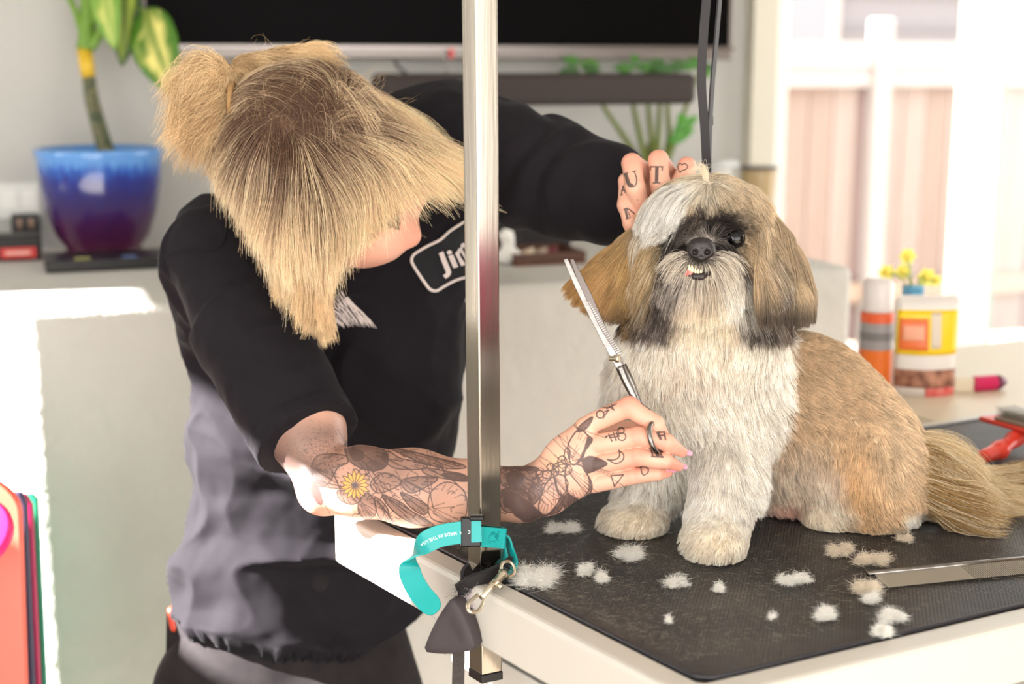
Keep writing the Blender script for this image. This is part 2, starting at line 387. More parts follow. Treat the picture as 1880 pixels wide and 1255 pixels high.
def curves(name, P, rad, C, material, parent, tip=0.35):
    """P (n, k, 3), rad scalar or (n,), C (n, 3) or (n, k, 3)."""
    n, k, _ = P.shape; hc = bpy.data.hair_curves.new(name); hc.add_curves([k]*n)
    hc.attributes['position'].data.foreach_set('vector', np.ascontiguousarray(P, np.float32).ravel())
    ra = hc.attributes.get('radius') or hc.attributes.new('radius', 'FLOAT', 'POINT'); R = (np.ones(n)*rad)[:, None]*np.linspace(1, tip, k)[None]**1.0; ra.data.foreach_set('value', R.astype(np.float32).ravel())
    C = np.asarray(C, np.float32); C = np.repeat(C[:, None, :], k, 1) if C.ndim == 2 else C; C = np.clip(np.concatenate([C, np.ones((n, k, 1), np.float32)], -1), 0, 1)
    ca = hc.attributes.new('col', 'FLOAT_COLOR', 'POINT'); ca.data.foreach_set('color', np.ascontiguousarray(C).ravel())
    hc.materials.append(material); o = bpy.data.objects.new(name, hc); COL.objects.link(o)
    if parent is not None: o.parent = parent; o.matrix_parent_inverse = parent_inv(parent)
    return o

# ------------------------------------------------------------------ the room
M = {}
M['wall'] = mat('painted_wall', (190, 189, 184), 0.8, bump=('noise', 60, 0.15, 0.002))
M['stucco'] = mat('white_stucco', (206, 203, 196), 0.85, noise=(7, (196, 192, 184), 0.35), bump=('noise', 26, 0.55, 0.012))
M['white'] = mat('white_paint', (236, 234, 228), 0.4)
M['cream'] = mat('cream_trim', (205, 200, 184), 0.6)
M['floor'] = mat('grey_vinyl_floor', (150, 140, 128), 0.45, noise=(3, (128, 118, 106), 0.6, (1, 6, 1)))
M['outwood'] = mat('pale_fence_wood', (160, 136, 120), 0.8, noise=(4, (146, 122, 106), 0.8, (6, 6, 0.7)))
M['outwhite'] = mat('pale_outdoor_paint', (158, 149, 146), 0.8)
M['outhouse'] = mat('grey_house_siding', (118, 113, 116), 0.8)
M['glass_edge'] = mat('green_glass_edge', (150, 190, 178), 0.2)
M['patio'] = mat('pale_patio', (154, 142, 128), 0.9)
M['alu'] = mat('brushed_aluminium', (138, 130, 125), 0.35, 0.7)
M['black'] = mat('black_plastic', (22, 20, 21), 0.4)

def structure(name, mb, m, **k):
    o = mb.build(name, m, **k); o['kind'] = 'structure'; return o
TW = 3.60                                                       # back wall plane
structure('floor', MB().rbox(-1.6, 4.6, -2.6, TW+0.12, -0.06, 0.0), M['floor'])
structure('ceiling', MB().rbox(-1.7, 4.6, -2.6, TW+0.12, 2.6, 2.7), M['wall'])
wb = MB().rbox(-1.6, 1.99, TW, TW+0.12, 0.0, 2.6); wb.rbox(1.99, 4.6, TW, TW+0.12, 2.35, 2.6)
structure('wall_back', wb, M['wall'])
wl = MB()                                                       # unseen left wall, openings shaped to place sun patches and light the dog
wl.rbox(-1.6, -1.5, -2.6, -2.2, 0, 2.6).rbox(-1.6, -1.5, 0.55, 1.84, 0, 2.6).rbox(-1.6, -1.5, 3.12, TW, 0, 2.6).rbox(-1.6, -1.5, 1.84, 2.72, 0, 1.60).rbox(-1.6, -1.5, 2.72, 3.12, 0, 0.75).rbox(-1.6, -1.5, -2.2, 0.55, 0, 0.4).rbox(-1.6, -1.5, -2.2, 0.55, 2.3, 2.6).rbox(-1.6, -1.5, 1.84, 3.12, 2.06, 2.6)
structure('wall_left', wl, M['wall'])
wf = MB().rbox(-1.6, -1.2, -2.7, -2.6, 0, 2.6).rbox(3.3, 4.6, -2.7, -2.6, 0, 2.6).rbox(-1.2, 3.3, -2.7, -2.6, 2.5, 2.6).rbox(-1.2, 3.3, -2.7, -2.6, 0, 0.15)
structure('wall_front', wf, M['wall'])
structure('wall_right', MB().rbox(4.5, 4.6, -2.6, 1.0, 0, 2.6), mat('tan_painted_wall', (128, 108, 90), 0.8))
structure('trim_1', MB().rbox(1.955, 2.03, TW-0.05, TW-0.002, 0, 2.34), M['cream'])
structure('baseboard_back', MB().rbox(-1.49, 1.95, TW-0.02, TW-0.002, 0.002, 0.11), M['white'])

# low stucco wall with a deep ledge
lw = MB()
out = [(0.015, 2.65), (1.726, 2.65), (1.726, TW-0.003), (-1.49, TW-0.003), (-1.49, 3.2), (-0.42, 3.2), (-0.20, 2.86)]
lw.add([ST(s, t, z) for z in (0.001, 1.05) for s, t in out], [tuple(range(7))[::-1], tuple(range(7, 14))]+[(i, (i+1) % 7, 7+(i+1) % 7, 7+i) for i in range(7)])
o = structure('wall_low', lw, M['stucco'], bevel=0.022, seg=4)

# sliding glass door
def bar(s0, s1, t, z0, z1, th=0.03): return MB().rbox(s0, s1, t-th, t+th, z0, z1)
D1 = empty('door_1', ST(2.03, TW, 0)); D1['kind'] = 'structure'
m_ = MB().rbox(2.031, 2.075, TW-0.04, TW+0.04, 0.001, 2.34).rbox(2.66, 2.745, TW-0.04, TW+0.0, 0.001, 2.34).rbox(2.76, 2.835, TW+0.01, TW+0.05, 0.001, 2.34).rbox(4.4, 4.5, TW-0.04, TW+0.04, 0.001, 2.34)
m_.rbox(2.075, 4.4, TW-0.04, TW+0.04, 2.26, 2.34).rbox(2.075, 4.4, TW-0.04, TW+0.04, 0.001, 0.09)
m_.build('door_frame', M['white'], D1, bevel=0.004)
MB().rbox(2.745, 2.76, TW-0.02, TW+0.02, 0.09, 2.26).build('seal', mat('grey_seal', (168, 160, 140), 0.7), D1)
MB().rbox(2.835, 2.85, TW+0.015, TW+0.045, 0.09, 2.26).build('glass_edge', M['glass_edge'], D1)
gm = bpy.data.materials.new('clear_glass'); gm.use_nodes = True; nt = gm.node_tree; nt.nodes.remove(nt.nodes['Principled BSDF'])
g1 = nt.nodes.new('ShaderNodeBsdfTransparent'); g1.inputs[0].default_value = (0.97, 0.985, 0.98, 1); g2 = nt.nodes.new('ShaderNodeBsdfGlossy'); g2.inputs['Roughness'].default_value = 0.02
fr = nt.nodes.new('ShaderNodeFresnel'); fr.inputs[0].default_value = 1.3; mx = nt.nodes.new('ShaderNodeMixShader')
nt.links.new(fr.outputs[0], mx.inputs[0]); nt.links.new(g1.outputs[0], mx.inputs[1]); nt.links.new(g2.outputs[0], mx.inputs[2]); nt.links.new(mx.outputs[0], nt.nodes['Material Output'].inputs[0])
MB().rbox(2.075, 2.66, TW-0.022, TW-0.017, 0.09, 2.26).build('pane', gm, D1)
MB().rbox(2.85, 4.4, TW+0.028, TW+0.033, 0.09, 2.26).build('pane', gm, D1)

# outdoors: patio, fence, neighbouring house
structure('ground_outside', MB().rbox(-6, 16, TW+0.13, 16, -0.16, -0.07), M['patio'])
FN = empty('garden_fence', ST(5.0, 6.6, -0.07)); tag(FN, 'pale sunlit wooden garden fence with posts and a capped top rail behind the glass door', 'fence')
ft = 6.6
MB().rbox(2.0, 9.0, ft-0.05, ft+0.05, 1.47, 1.60).build('top_rail', M['outwhite'], FN)
MB().rbox(2.0, 9.0, ft-0.03, ft+0.02, 1.37, 1.46).build('lower_rail', M['outwhite'], FN)
MB().rbox(2.0, 9.0, ft-0.03, ft+0.02, 0.22, 0.32).build('bottom_rail', M['outwood'], FN)
for i, s in enumerate(np.arange(2.2, 9.0, 1.66)):
    MB().rbox(s-0.05+0.52, s+0.05+0.52, ft-0.07, ft+0.03, -0.069, 1.72).build('post', M['outwhite'], FN, bevel=0.01)
pc = [mat('fence_board_%s' % n, c, 0.85, noise=(5, d, 0.7, (5, 5, 0.6))) for n, c, d in (('warm', (136, 116, 107), (124, 104, 95)), ('rosy', (129, 107, 104), (116, 97, 95)), ('light', (145, 129, 122), (134, 116, 109)))]
pr = random.Random(3); bme = [None]*3
for i in range(48):
    s = 2.03+i*0.145; k = pr.randrange(3)
    if bme[k] is None:
        b0 = MB().box((0, 0, 0), A_, B_, Z_, 0.068, 0.009, 0.70).build('board', pc[k], FN); bme[k] = b0.data; q = b0
    else: q = obj('board', bme[k], None, FN)
    q.parent = FN; q.matrix_parent_inverse = Matrix.Identity(4); q.location = Vector(ST(s, ft+0.03+pr.uniform(-0.004, 0.004), 0.68+pr.uniform(-0.01, 0.01)))-FN.location
HS = empty('neighbour_house', ST(5.5, 11.5, -0.07)); tag(HS, 'pale grey neighbouring house wall with white framed windows beyond the garden fence', 'house')
MB().rbox(2.5, 16, 11.5, 11.8, -0.069, 5.0).build('siding', M['outhouse'], HS)
for s in (4.2, 6.6, 9.4):
    f_ = MB().rbox(s-0.55, s+0.55, 11.40, 11.5, 1.5, 3.0).build('window_frame', M['outwhite'], HS); MB().rbox(s-0.42, s+0.42, 11.38, 11.40, 1.62, 2.88).build('pane', mat('window_shade', (120, 120, 126), 0.2), HS)
for z in np.arange(0.3, 4.8, 0.3): MB().rbox(2.5, 16, 11.47, 11.5, z, z+0.03).build('siding_lap', M['outhouse'], HS)

# ------------------------------------------------------------------ grooming table
F0 = HZ(1277, 1290, TZ); E1 = HZ(761, 1018, TZ)-F0; E1 /= np.linalg.norm(E1); E2 = HZ(1880, 1143, TZ)-F0; E2 /= np.linalg.norm(E2)
def TP(a, b, z=TZ): p = F0+E1*a+E2*b; return np.array([p[0], p[1], z])
# length of the left edge: up to the pixel column 606
aa = np.linspace(0.3, 1.2, 500); LA = aa[np.argmin([abs(proj(TP(a, 0))[0]-606) for a in aa])]; LB = 1.22
def rrect(a0, a1, b0, b1, r, n=6):
    P = []
    for (ca, cb, s) in ((a1-r, b1-r, 0), (a0+r, b1-r, 1), (a0+r, b0+r, 2), (a1-r, b0+r, 3)):
        for k in range(n+1): an = math.pi/2*(s+k/n); P.append((ca+r*math.cos(an), cb+r*math.sin(an)))
    return P
RW = 0.030; BT = 0.006; RH = 0.066
M['tframe'] = mat('white_powder_coated_steel', (200, 194, 184), 0.35, spec=0.5)
TB = empty('grooming_table', TP(LA/2, LB/2, 0)); tag(TB, 'white steel grooming table with a black ribbed rubber mat on top', 'table')
def ring(mb, prof, close=True):
    n = len(rrect(0, 1, 0, 1, 0.1)); base = len(mb.v)
    for ins, z, r in prof:
        mb.v += [tuple(TP(a, b, TZ+z)) for a, b in rrect(ins, LA-ins, ins, LB-ins, max(r, 0.002))]
    for i in range(len(prof)-1):
        for k in range(n): mb.f.append((base+i*n+k, base+i*n+(k+1) % n, base+(i+1)*n+(k+1) % n, base+(i+1)*n+k))
rm = MB(); ring(rm, [(0.002, -RH, 0.014), (0.0, -RH+0.003, 0.016), (0.0, -BT, 0.016), (0.0008, -0.0035, 0.016), (0.0025, -0.0012, 0.015), (BT, 0.0, 0.012), (RW, 0.0, 0.01), (RW+0.001, -0.008, 0.01), (RW+0.001, -0.03, 0.01), (RW+0.001, -RH, 0.01), (0.002, -RH, 0.014)])
rm.build('frame', M['tframe'], TB, smooth=False)
tp = MB(); n_ = len(rrect(0, 1, 0, 1, 0.1)); tp.v = [tuple(TP(a, b, TZ+z)) for z in (-0.022, -0.006) for a, b in rrect(RW-0.002, LA-RW+0.002, RW-0.002, LB-RW+0.002, 0.01)]
tp.f = [tuple(range(n_))[::-1], tuple(range(n_, 2*n_))]+[(i, (i+1) % n_, n_+(i+1) % n_, n_+i) for i in range(n_)]
tp.build('top_board', mat('dark_board', (30, 28, 32), 0.5), TB)
mt = MB(); ins = RW+0.003; base = 0
for di, z in ((0, -0.0058), (0, 0.0), (0.0012, 0.002), (0.0045, 0.0022), (0.006, 0.001), (0.010, 0.0006)):
    mt.v += [tuple(TP(a, b, TZ+z)) for a, b in rrect(ins+di, LA-ins-di, ins+di, LB-ins-di, 0.022-di)]
for i in range(5): mt.f += [(i*n_+k, i*n_+(k+1) % n_, (i+1)*n_+(k+1) % n_, (i+1)*n_+k) for k in range(n_)]
mt.f.append(tuple(5*n_+k for k in range(n_)))
mm = bpy.data.materials.new('ribbed_black_rubber'); mm.use_nodes = True; nt = mm.node_tree; N = nt.nodes; L = nt.links; b = N['Principled BSDF']
b.inputs['Roughness'].default_value = 0.45; b.inputs['Specular IOR Level'].default_value = 0.6
t = N.new('ShaderNodeTexCoord'); mp = N.new('ShaderNodeMapping'); mp.vector_type = 'POINT'; mp.inputs['Rotation'].default_value = (0, 0, -math.atan2(E2[1], E2[0])); L.new(t.outputs['Object'], mp.inputs[0])
br = N.new('ShaderNodeTexBrick'); br.inputs['Scale'].default_value = 1.0; br.inputs['Brick Width'].default_value = 0.0052; br.inputs['Row Height'].default_value = 0.0030; br.inputs['Mortar Size'].default_value = 0.00075; br.inputs['Mortar Smooth'].default_value = 1.0
br.inputs['Color1'].default_value = (1, 1, 1, 1); br.inputs['Color2'].default_value = (0.75, 0.75, 0.75, 1); br.inputs['Mortar'].default_value = (0, 0, 0, 1); L.new(mp.outputs[0], br.inputs['Vector'])
bu = N.new('ShaderNodeBump'); bu.inputs['Distance'].default_value = 0.003; bu.inputs['Strength'].default_value = 1.0; L.new(br.outputs[0], bu.inputs['Height']); L.new(bu.outputs[0], b.inputs['Normal'])
ns = N.new('ShaderNodeTexNoise'); ns.inputs['Scale'].default_value = 9; ns.inputs['Detail'].default_value = 8; L.new(t.outputs['Object'], ns.inputs['Vector'])
r1 = N.new('ShaderNodeMapRange'); r1.inputs[1].default_value = 0.42; r1.inputs[2].default_value = 0.72; L.new(ns.outputs[0], r1.inputs[0])
nf = N.new('ShaderNodeTexNoise'); nf.inputs['Scale'].default_value = 160; nf.inputs['Detail'].default_value = 4; L.new(t.outputs['Object'], nf.inputs['Vector'])
mu = N.new('ShaderNodeMath'); mu.operation = 'MULTIPLY'; L.new(r1.outputs[0], mu.inputs[0]); L.new(nf.outputs[0], mu.inputs[1])
mu2 = N.new('ShaderNodeMath'); mu2.operation = 'MULTIPLY'; mu2.inputs[1].default_value = 0.36; L.new(mu.outputs[0], mu2.inputs[0])
x1 = N.new('ShaderNodeMix'); x1.data_type = 'RGBA'; x1.inputs[6].default_value = (*lin((15, 13, 14)), 1); x1.inputs[7].default_value = (*lin((54, 49, 48)), 1); L.new(br.outputs[0], x1.inputs[0])
x2 = N.new('ShaderNodeMix'); x2.data_type = 'RGBA'; x2.inputs[7].default_value = (*lin((158, 146, 132)), 1); L.new(mu2.outputs[0], x2.inputs[0]); L.new(x1.outputs[2], x2.inputs[6]); L.new(x2.outputs[2], b.inputs['Base Color'])
mt.build('mat', mm, TB, smooth=False)
MB().tube([TP(a, b, TZ+0.0012) for a, b in rrect(ins+0.002, LA-ins-0.002, ins+0.002, LB-ins-0.002, 0.02)+[rrect(ins+0.002, LA-ins-0.002, ins+0.002, LB-ins-0.002, 0.02)[0]]], 0.0026, 8).build('mat_edge', mat('dark_rubber_edge', (34, 32, 38), 0.3, spec=0.6), TB, smooth=True)
for a in (0.09, LA-0.09):
    for b_ in (0.44, LB-0.14):
        MB().box(TP(a, b_, 0.44), E1, E2, Z_, 0.016, 0.016, 0.418).build('leg', M['tframe'], TB, bevel=0.003)
        MB().box(TP(a, b_, 0.012), E1, E2, Z_, 0.02, 0.02, 0.0115).build('foot', M['black'], TB)
MB().box(TP(0.30, 0.10, TZ-RH-0.09), E1, E2, Z_, LA/2-0.09, 0.012, 0.02).build('brace', M['tframe'], TB, bevel=0.003)
MB().box(TP(0.10, LB/2, TZ-RH-0.13), E1, E2, Z_, 0.012, LB/2-0.1, 0.02).build('brace', M['tframe'], TB, bevel=0.003)
br_ = MB().box(TP(0.425, 0.012, TZ-RH-0.018), E1, E2, Z_, 0.012, 0.012, 0.0185)
br_.box(TP(0.408, 0.004, TZ-RH-0.012), E1, E2, Z_, 0.008, 0.005, 0.006)
br_.build('bracket', M['tframe'], TB, bevel=0.003)

# grooming arm post
M['chrome'] = mat('chromed_steel', (168, 160, 148), 0.11, 1.0, noise=(30, (120, 110, 98), 0.35, (1, 1, 0.06)), bump=('noise', 300, 0.05, 0.0005, (1, 1, 0.03)))
P0 = HZ(890, 1049, TZ); P1t = P0+Z_*1.0-RGT*0.005; 
ux = (P1t-P0)/np.linalg.norm(P1t-P0); dist_up = ux*1.0
hwp = 0.0131
def postP(z): return P0+ux*((z-TZ)/ux[2])
PT = empty('grooming_arm_post', postP(TZ-0.14)); tag(PT, 'square chromed steel post standing upright at the table edge', 'post')
pm = MB().box((postP(TZ-0.118)+postP(1.72))/2, E1, E2, ux, hwp, hwp, (1.72-TZ+0.118)/2/ux[2]); pm.build('tube', M['chrome'], PT, bevel=0.0018, seg=3)
MB().box(postP(TZ-0.1225), E1, E2, ux, hwp+0.0006, hwp+0.0006, 0.005).build('end_cap', M['black'], PT, bevel=0.001)

# ------------------------------------------------------------------ the dog
D = Body(0.03)
D.ell(W(1278, 720, 1.755), (0.108, 0.092, 0.118), k=0.03)                       # chest
D.ell(W(1300, 615, 1.735), (0.088, 0.075, 0.075), k=0.04)                       # neck
D.ell(W(1440, 745, 1.835), (0.098, 0.10, 0.095), k=0.05)                        # back
D.ell(W(1500, 800, 1.845), (0.102, 0.10, 0.105), k=0.05)
D.ell(W(1590, 850, 1.80), (0.074, 0.078, 0.078), k=0.05)                        # rump
D.ell(W(1605, 895, 1.745), (0.055, 0.05, 0.056), k=0.03)                        # thigh
D.ell(W(1560, 840, 1.77), (0.072, 0.06, 0.062), k=0.04)
D.ell(W(1420, 860, 1.84), (0.08, 0.07, 0.055), k=0.04)                          # belly
D.chain([(1346, 800, 1.71, 62), (1338, 880, 1.685, 55), (1318, 950, 1.672, 47), (1313, 985, 1.662, 47)], k=0.025)
D.ell(W(1312, 996, 1.648), (0.034, 0.038, 0.026), k=0.015)                      # near paw
D.chain([(1205, 800, 1.76, 60), (1192, 880, 1.765, 48), (1180, 930, 1.765, 45)], k=0.025)
D.ell(W(1163, 958, 1.742), (0.040, 0.040, 0.024), k=0.015)
D.chain([(1655, 958, 1.765, 26), (1600, 955, 1.755, 30), (1530, 948, 1.76, 34)], k=0.02)
D.ell(W(1515, 950, 1.76), (0.026, 0.03, 0.022), k=0.012)                        # hind foot
D.ell(W(1435, 938, 1.85), (0.032, 0.03, 0.018), k=0.012)                        # far hind foot
D.ell(W(1685, 965, 1.79), (0.02, 0.02, 0.016), k=0.012)
# head
D.ell(W(1300, 440, 1.715), (0.068, 0.072, 0.066), k=0.03)
D.ell(W(1298, 395, 1.70), (0.058, 0.055, 0.042), k=0.03)
D.ell(W(1240, 490, 1.685), (0.036, 0.04, 0.046), k=0.03)                        # cheeks
D.ell(W(1362, 490, 1.685), (0.036, 0.04, 0.046), k=0.03)
D.ell(W(1265, 497, 1.630), (0.022, 0.026, 0.019), k=0.015)                      # muzzle
D.ell(W(1308, 497, 1.630), (0.022, 0.026, 0.019), k=0.015)
D.ell(W(1288, 520, 1.632), (0.020, 0.022, 0.013), k=0.008)                      # chin
D.ell(W(1288, 466, 1.630), (0.017, 0.02, 0.015), k=0.010)
# ears
D.chain([(1395, 400, 1.735, 22), (1425, 450, 1.72, 24), (1440, 520, 1.705, 24), (1436, 565, 1.70, 20)], k=0.015)
D.chain([(1205, 415, 1.735, 22), (1165, 465, 1.725, 28), (1135, 505, 1.715, 30), (1130, 540, 1.712, 26)], k=0.015)
D.clip((0, 0, TZ+0.0026), (0, 0, -1))
# tail
D.chain([(1675, 915, 1.83, 24), (1730, 905, 1.85, 26), (1800, 898, 1.865, 26), (1880, 890, 1.87, 24), (1930, 885, 1.87, 16)], k=0.02)
# eye sockets are pressed in afterwards; painted coat
cc = Canvas(1030, 300, 1960, 1050, 1, 3, 0.0)
TAN = lin((196, 166, 130)); TAN2 = lin((168, 138, 104)); GOLD = lin((206, 164, 114)); WH = lin((244, 235, 221)); CRM = lin((234, 218, 194)); DK = lin((66, 56, 54)); BK = lin((26, 21, 20)); BRN = lin((170, 132, 84)); LTAN = lin((212, 190, 158)); GRY = lin((118, 106, 98))
cc.a[:] = TAN
cc.ell(1470, 660, 60, 50, TAN2, 0.7, 0.8); cc.ell(1450, 760, 40, 120, lin((176, 146, 112)), 0.7, 0.8); cc.ell(1500, 720, 60, 60, lin((186, 156, 122)), 0.6, 0.8)
cc.ell(1590, 800, 80, 80, lin((204, 174, 138)), 0.8, 0.6); cc.ell(1600, 900, 70, 80, GOLD, 0.9, 0.5); cc.ell(1640, 850, 45, 100, lin((214, 190, 158)), 0.7, 0.8)
cc.ell(1440, 880, 80, 60, lin((206, 188, 168)), 0.8, 0.6); cc.ell(1400, 950, 60, 30, lin((200, 176, 160)), 0.8, 0.5); cc.ell(1435, 938, 40, 22, lin((206, 160, 142)), 1, 0.3)
cc.ell(1520, 948, 45, 34, CRM, 1, 0.4); cc.ell(1515, 905, 30, 40, lin((226, 208, 188)), 0.8, 0.6); cc.ell(1690, 965, 30, 24, WH, 1, 0.4); cc.ell(1600, 985, 110, 14, CRM, 0.9, 0.5)
cc.poly([(1030, 560), (1470, 560), (1448, 640), (1452, 710), (1440, 780), (1415, 830), (1405, 900), (1385, 950), (1400, 1050), (1030, 1050)], WH, 1, 8)
cc.ell(1250, 690, 90, 60, lin((228, 208, 186)), 0.55, 0.8); cc.ell(1300, 760, 60, 90, lin((238, 226, 212)), 0.6, 0.8); cc.ell(1330, 640, 60, 40, lin((226, 206, 180)), 0.4, 0.8)
cc.ell(1312, 1000, 60, 36, CRM, 0.9, 0.5); cc.ell(1165, 960, 75, 34, CRM, 0.9, 0.5)
# tail
cc.poly([(1690, 780), (1960, 780), (1960, 1050), (1705, 1000), (1700, 930)], lin((190, 162, 122)), 1, 8); cc.ell(1760, 850, 60, 26, lin((150, 120, 84)), 0.8, 0.6); cc.ell(1860, 850, 60, 40, lin((222, 200, 166)), 0.8, 0.6)
# head: skull, brow, mask
cc.poly([(1150, 400), (1200, 320), (1300, 300), (1400, 330), (1440, 420), (1450, 560), (1400, 600), (1200, 600), (1160, 520)], LTAN, 1, 8)
cc.ell(1380, 420, 45, 70, lin((196, 172, 138)), 0.9, 0.6); cc.ell(1330, 360, 60, 30, lin((188, 166, 136)), 0.8, 0.8); cc.ell(1210, 360, 50, 40, lin((190, 160, 118)), 0.8, 0.7)
cc.ell(1185, 450, 22, 80, lin((184, 152, 104)), 0.8, 0.5)
cc.ell(1290, 440, 105, 62, DK, 0.9, 0.45)
cc.ell(1350, 440, 42, 44, BK, 1, 0.4); cc.ell(1238, 445, 52, 36, BK, 1, 0.4); cc.ell(1318, 412, 34, 28, BK, 0.9, 0.5); cc.ell(1210, 460, 28, 26, BK, 0.9, 0.4)
cc.ell(1225, 530, 48, 62, lin((82, 72, 68)), 1, 0.5); cc.ell(1205, 570, 50, 40, lin((98, 84, 78)), 0.9, 0.5)
cc.ell(1378, 545, 46, 56, lin((112, 98, 88)), 1, 0.5); cc.ell(1392, 590, 40, 28, lin((62, 52, 50)), 0.9, 0.5); cc.ell(1388, 480, 26, 50, lin((186, 158, 122)), 0.9, 0.5); cc.ell(1366, 500, 16, 34, lin((60, 50, 48)), 0.9, 0.5)
cc.ell(1196, 480, 18, 60, lin((190, 162, 120)), 0.9, 0.5)
cc.ell(1270, 500, 24, 20, lin((186, 174, 164)), 0.9, 0.5); cc.ell(1318, 492, 26, 26, lin((176, 164, 152)), 0.9, 0.5); cc.ell(1290, 438, 30, 9, lin((150, 138, 128)), 0.9, 0.5)
cc.ell(1345, 525, 30, 28, WH, 0.95, 0.5, 0.5); cc.ell(1292, 560, 42, 44, lin((230, 212, 186)), 1, 0.4)
cc.poly([(1190, 405), (1196, 372), (1235, 342), (1285, 328), (1292, 342), (1268, 380), (1236, 432), (1205, 446), (1192, 430)], lin((252, 244, 232)), 1, 5)
cc.ell(1298, 345, 12, 22, lin((230, 216, 194)), 0.9, 0.6)
# ears
cc.poly([(1410, 370), (1440, 390), (1480, 500), (1484, 620), (1400, 625), (1408, 540), (1400, 440)], lin((158, 136, 108)), 1, 5); cc.ell(1420, 530, 20, 60, GRY, 0.8, 0.6); cc.ell(1425, 600, 40, 22, lin((74, 62, 60)), 0.9, 0.5); cc.ell(1462, 560, 14, 50, lin((204, 178, 142)), 0.8, 0.6)
cc.poly([(1030, 440), (1060, 430), (1150, 410), (1185, 440), (1186, 520), (1190, 600), (1130, 610), (1030, 560)], BRN, 1, 5); cc.ell(1140, 592, 60, 16, DK, 0.9, 0.5); cc.ell(1170, 470, 12, 50, lin((206, 170, 110)), 0.8, 0.6)

def airy(C):                                                     # fur lets light through, so its pigment reads lighter than it looks
    C = np.clip(C, 0, 1)**0.78; m = C.mean(-1, keepdims=True); C = (m+(C-m)*1.0)*1.12; return np.clip(C*np.minimum(1, 0.94/np.maximum(C.max(-1, keepdims=True), 1e-6)), 0, 1)
def dog_col(P, jit=0.0):
    px, py, d = proj(P); w_ = 7*vnoise(P, 60, 3); C = cc.get(px+w_, py+7*vnoise(P, 60, 4))
    return airy(C)
V, Q = D.surf(0.0035)
V = V+D.grad(V)*(0.0016*fbm(V, 90, 5, 2))[:, None]
def press(V, c, r, dep):                                        # eye sockets
    d = np.linalg.norm(V-c, axis=1); m = np.clip(1-d/r, 0, 1); return V+FWD*(dep*m*m*(3-2*m))[:, None]
eyeL, _ = trace(D, 1350, 437); eyeR, _ = trace(D, 1240, 440)
V = press(V, eyeL[0], 0.016, 0.005); V = press(V, eyeR[0], 0.016, 0.005)
me = mesh_np('dog', V-HZ(1400, 950, TZ), Q); C0 = dog_col(V)*0.95; set_col(me, C0)
M['skin_fur'] = mat('dense_undercoat', (200, 180, 150), 0.9, attr='col', bump=('noise', 400, 0.6, 0.002))
DOG = obj('dog', me, M['skin_fur']); DOG.location = Vector(HZ(1400, 950, TZ))
tag(DOG, 'small long-haired tan and white dog sitting on the black mat with one ear held up', 'dog')
M['fur'] = hair_mat('fur', 0.6, 0.10, 0.34)

def regions(P):
    px, py, d = proj(P); return px, py, d
hd = W(1300, 440, 1.715)
def vis(P): px, py, d = proj(P); return (px > 1000) & (px < 1960)
# body coat: short, dense
def dens_body(P):
    px, py, d = proj(P); head = (py < 585) & (px < 1500); front = (D.grad(P)@(P-CAM).T.mean(1) < 0) if False else 1
    return np.where(head, 0.0, 1.0)*np.where(px > 1700, 0.0, 1.0)
def facing(P): g = D.grad(P); return np.clip(0.75-np.sum(g*nrm(P-CAM), 1), 0.02, 1.0)
n1 = 90000; R1 = scatter(V, Q, int(n1*2.2), dens_body); R1 = R1[RNG.random(len(R1)) < facing(R1)][:n1]
def flow_body(p, t, r0):
    px, py, d = proj(r0); back = np.clip((px-1440)/60, 0, 1)*np.clip((960-py)/80, 0, 1)
    v = img(0.0, 1.0)[None]*(1-back)[:, None]+img(0.55, 0.75, 0.35)[None]*back[:, None]
    sw = vnoise(r0, 14, 8)[:, None]*RGT*0.7+vnoise(r0, 14, 9)[:, None]*UPV*0.4
    dx = ((px-1290)/200)[:, None]*RGT*0.5*(1-back)[:, None]
    return v+sw+dx
px1, py1, d1 = proj(R1)
L1 = np.where(py1 > 930, 0.009, np.where((px1 < 1450), 0.017, 0.0135))*(0.7+0.6*RNG.random(len(R1)))
G1 = grow(D, R1, flow_body, L1, nk=5, lift=0.9, grav=0.1, wob=0.22, off=0.004, clump=0.6, nclump=5000, seed=2, wfreq=120)
G1[..., 2] = np.maximum(G1[..., 2], TZ+0.003)
C1 = dog_col(R1)*(1+0.16*RNG.normal(0, 1, (len(R1), 1))+0.22*fbm(R1, 110, 21, 2)[:, None])
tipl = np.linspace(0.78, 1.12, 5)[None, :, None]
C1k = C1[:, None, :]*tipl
curves('body_fur', G1, 0.00026, C1k, M['fur'], DOG)

# head coat: long, combed
def flow_head(p, t, r0):
    px, py, d = proj(r0); n = len(r0)
    top = np.clip((425-py)/40, 0, 1)                              # crown and forehead sweep out from the parting
    sg = np.tanh((px-1303)/26); vt = img(1, 0)[None]*(sg*(0.95-0.35*t))[:, None]+img(0, 1)[None]*(np.clip((py-325)/90, 0.1, 1.1)+0.6*t)[:, None]+FWD[None]*(np.clip((345-py)/60, -0.4, 0.5))[:, None]
    ux_, uy_ = (px-1288), (py-470); rr = np.hypot(ux_, uy_)+1e-6
    mz = np.exp(-(rr/62)**4); vm = img(1, 0)[None]*(ux_/rr*0.8)[:, None]+img(0, 1)[None]*(uy_/rr*0.5+0.55+0.6*t)[:, None]
    vs = img(1, 0)[None]*((px-1295)/190)[:, None]+img(0, 1)[None]
    nose_up = np.exp(-(((px-1300)/34)**2+((py-425)/20)**2)); 
    v = vs*(1-mz)[:, None]+vm*mz[:, None]; v = v*(1-top)[:, None]+vt*top[:, None]
    v = v*(1-nose_up)[:, None]+(img(1, 0)[None]*np.tanh((px-1300)/12)[:, None]*0.4-img(0, 1)[None])*nose_up[:, None]
    return v
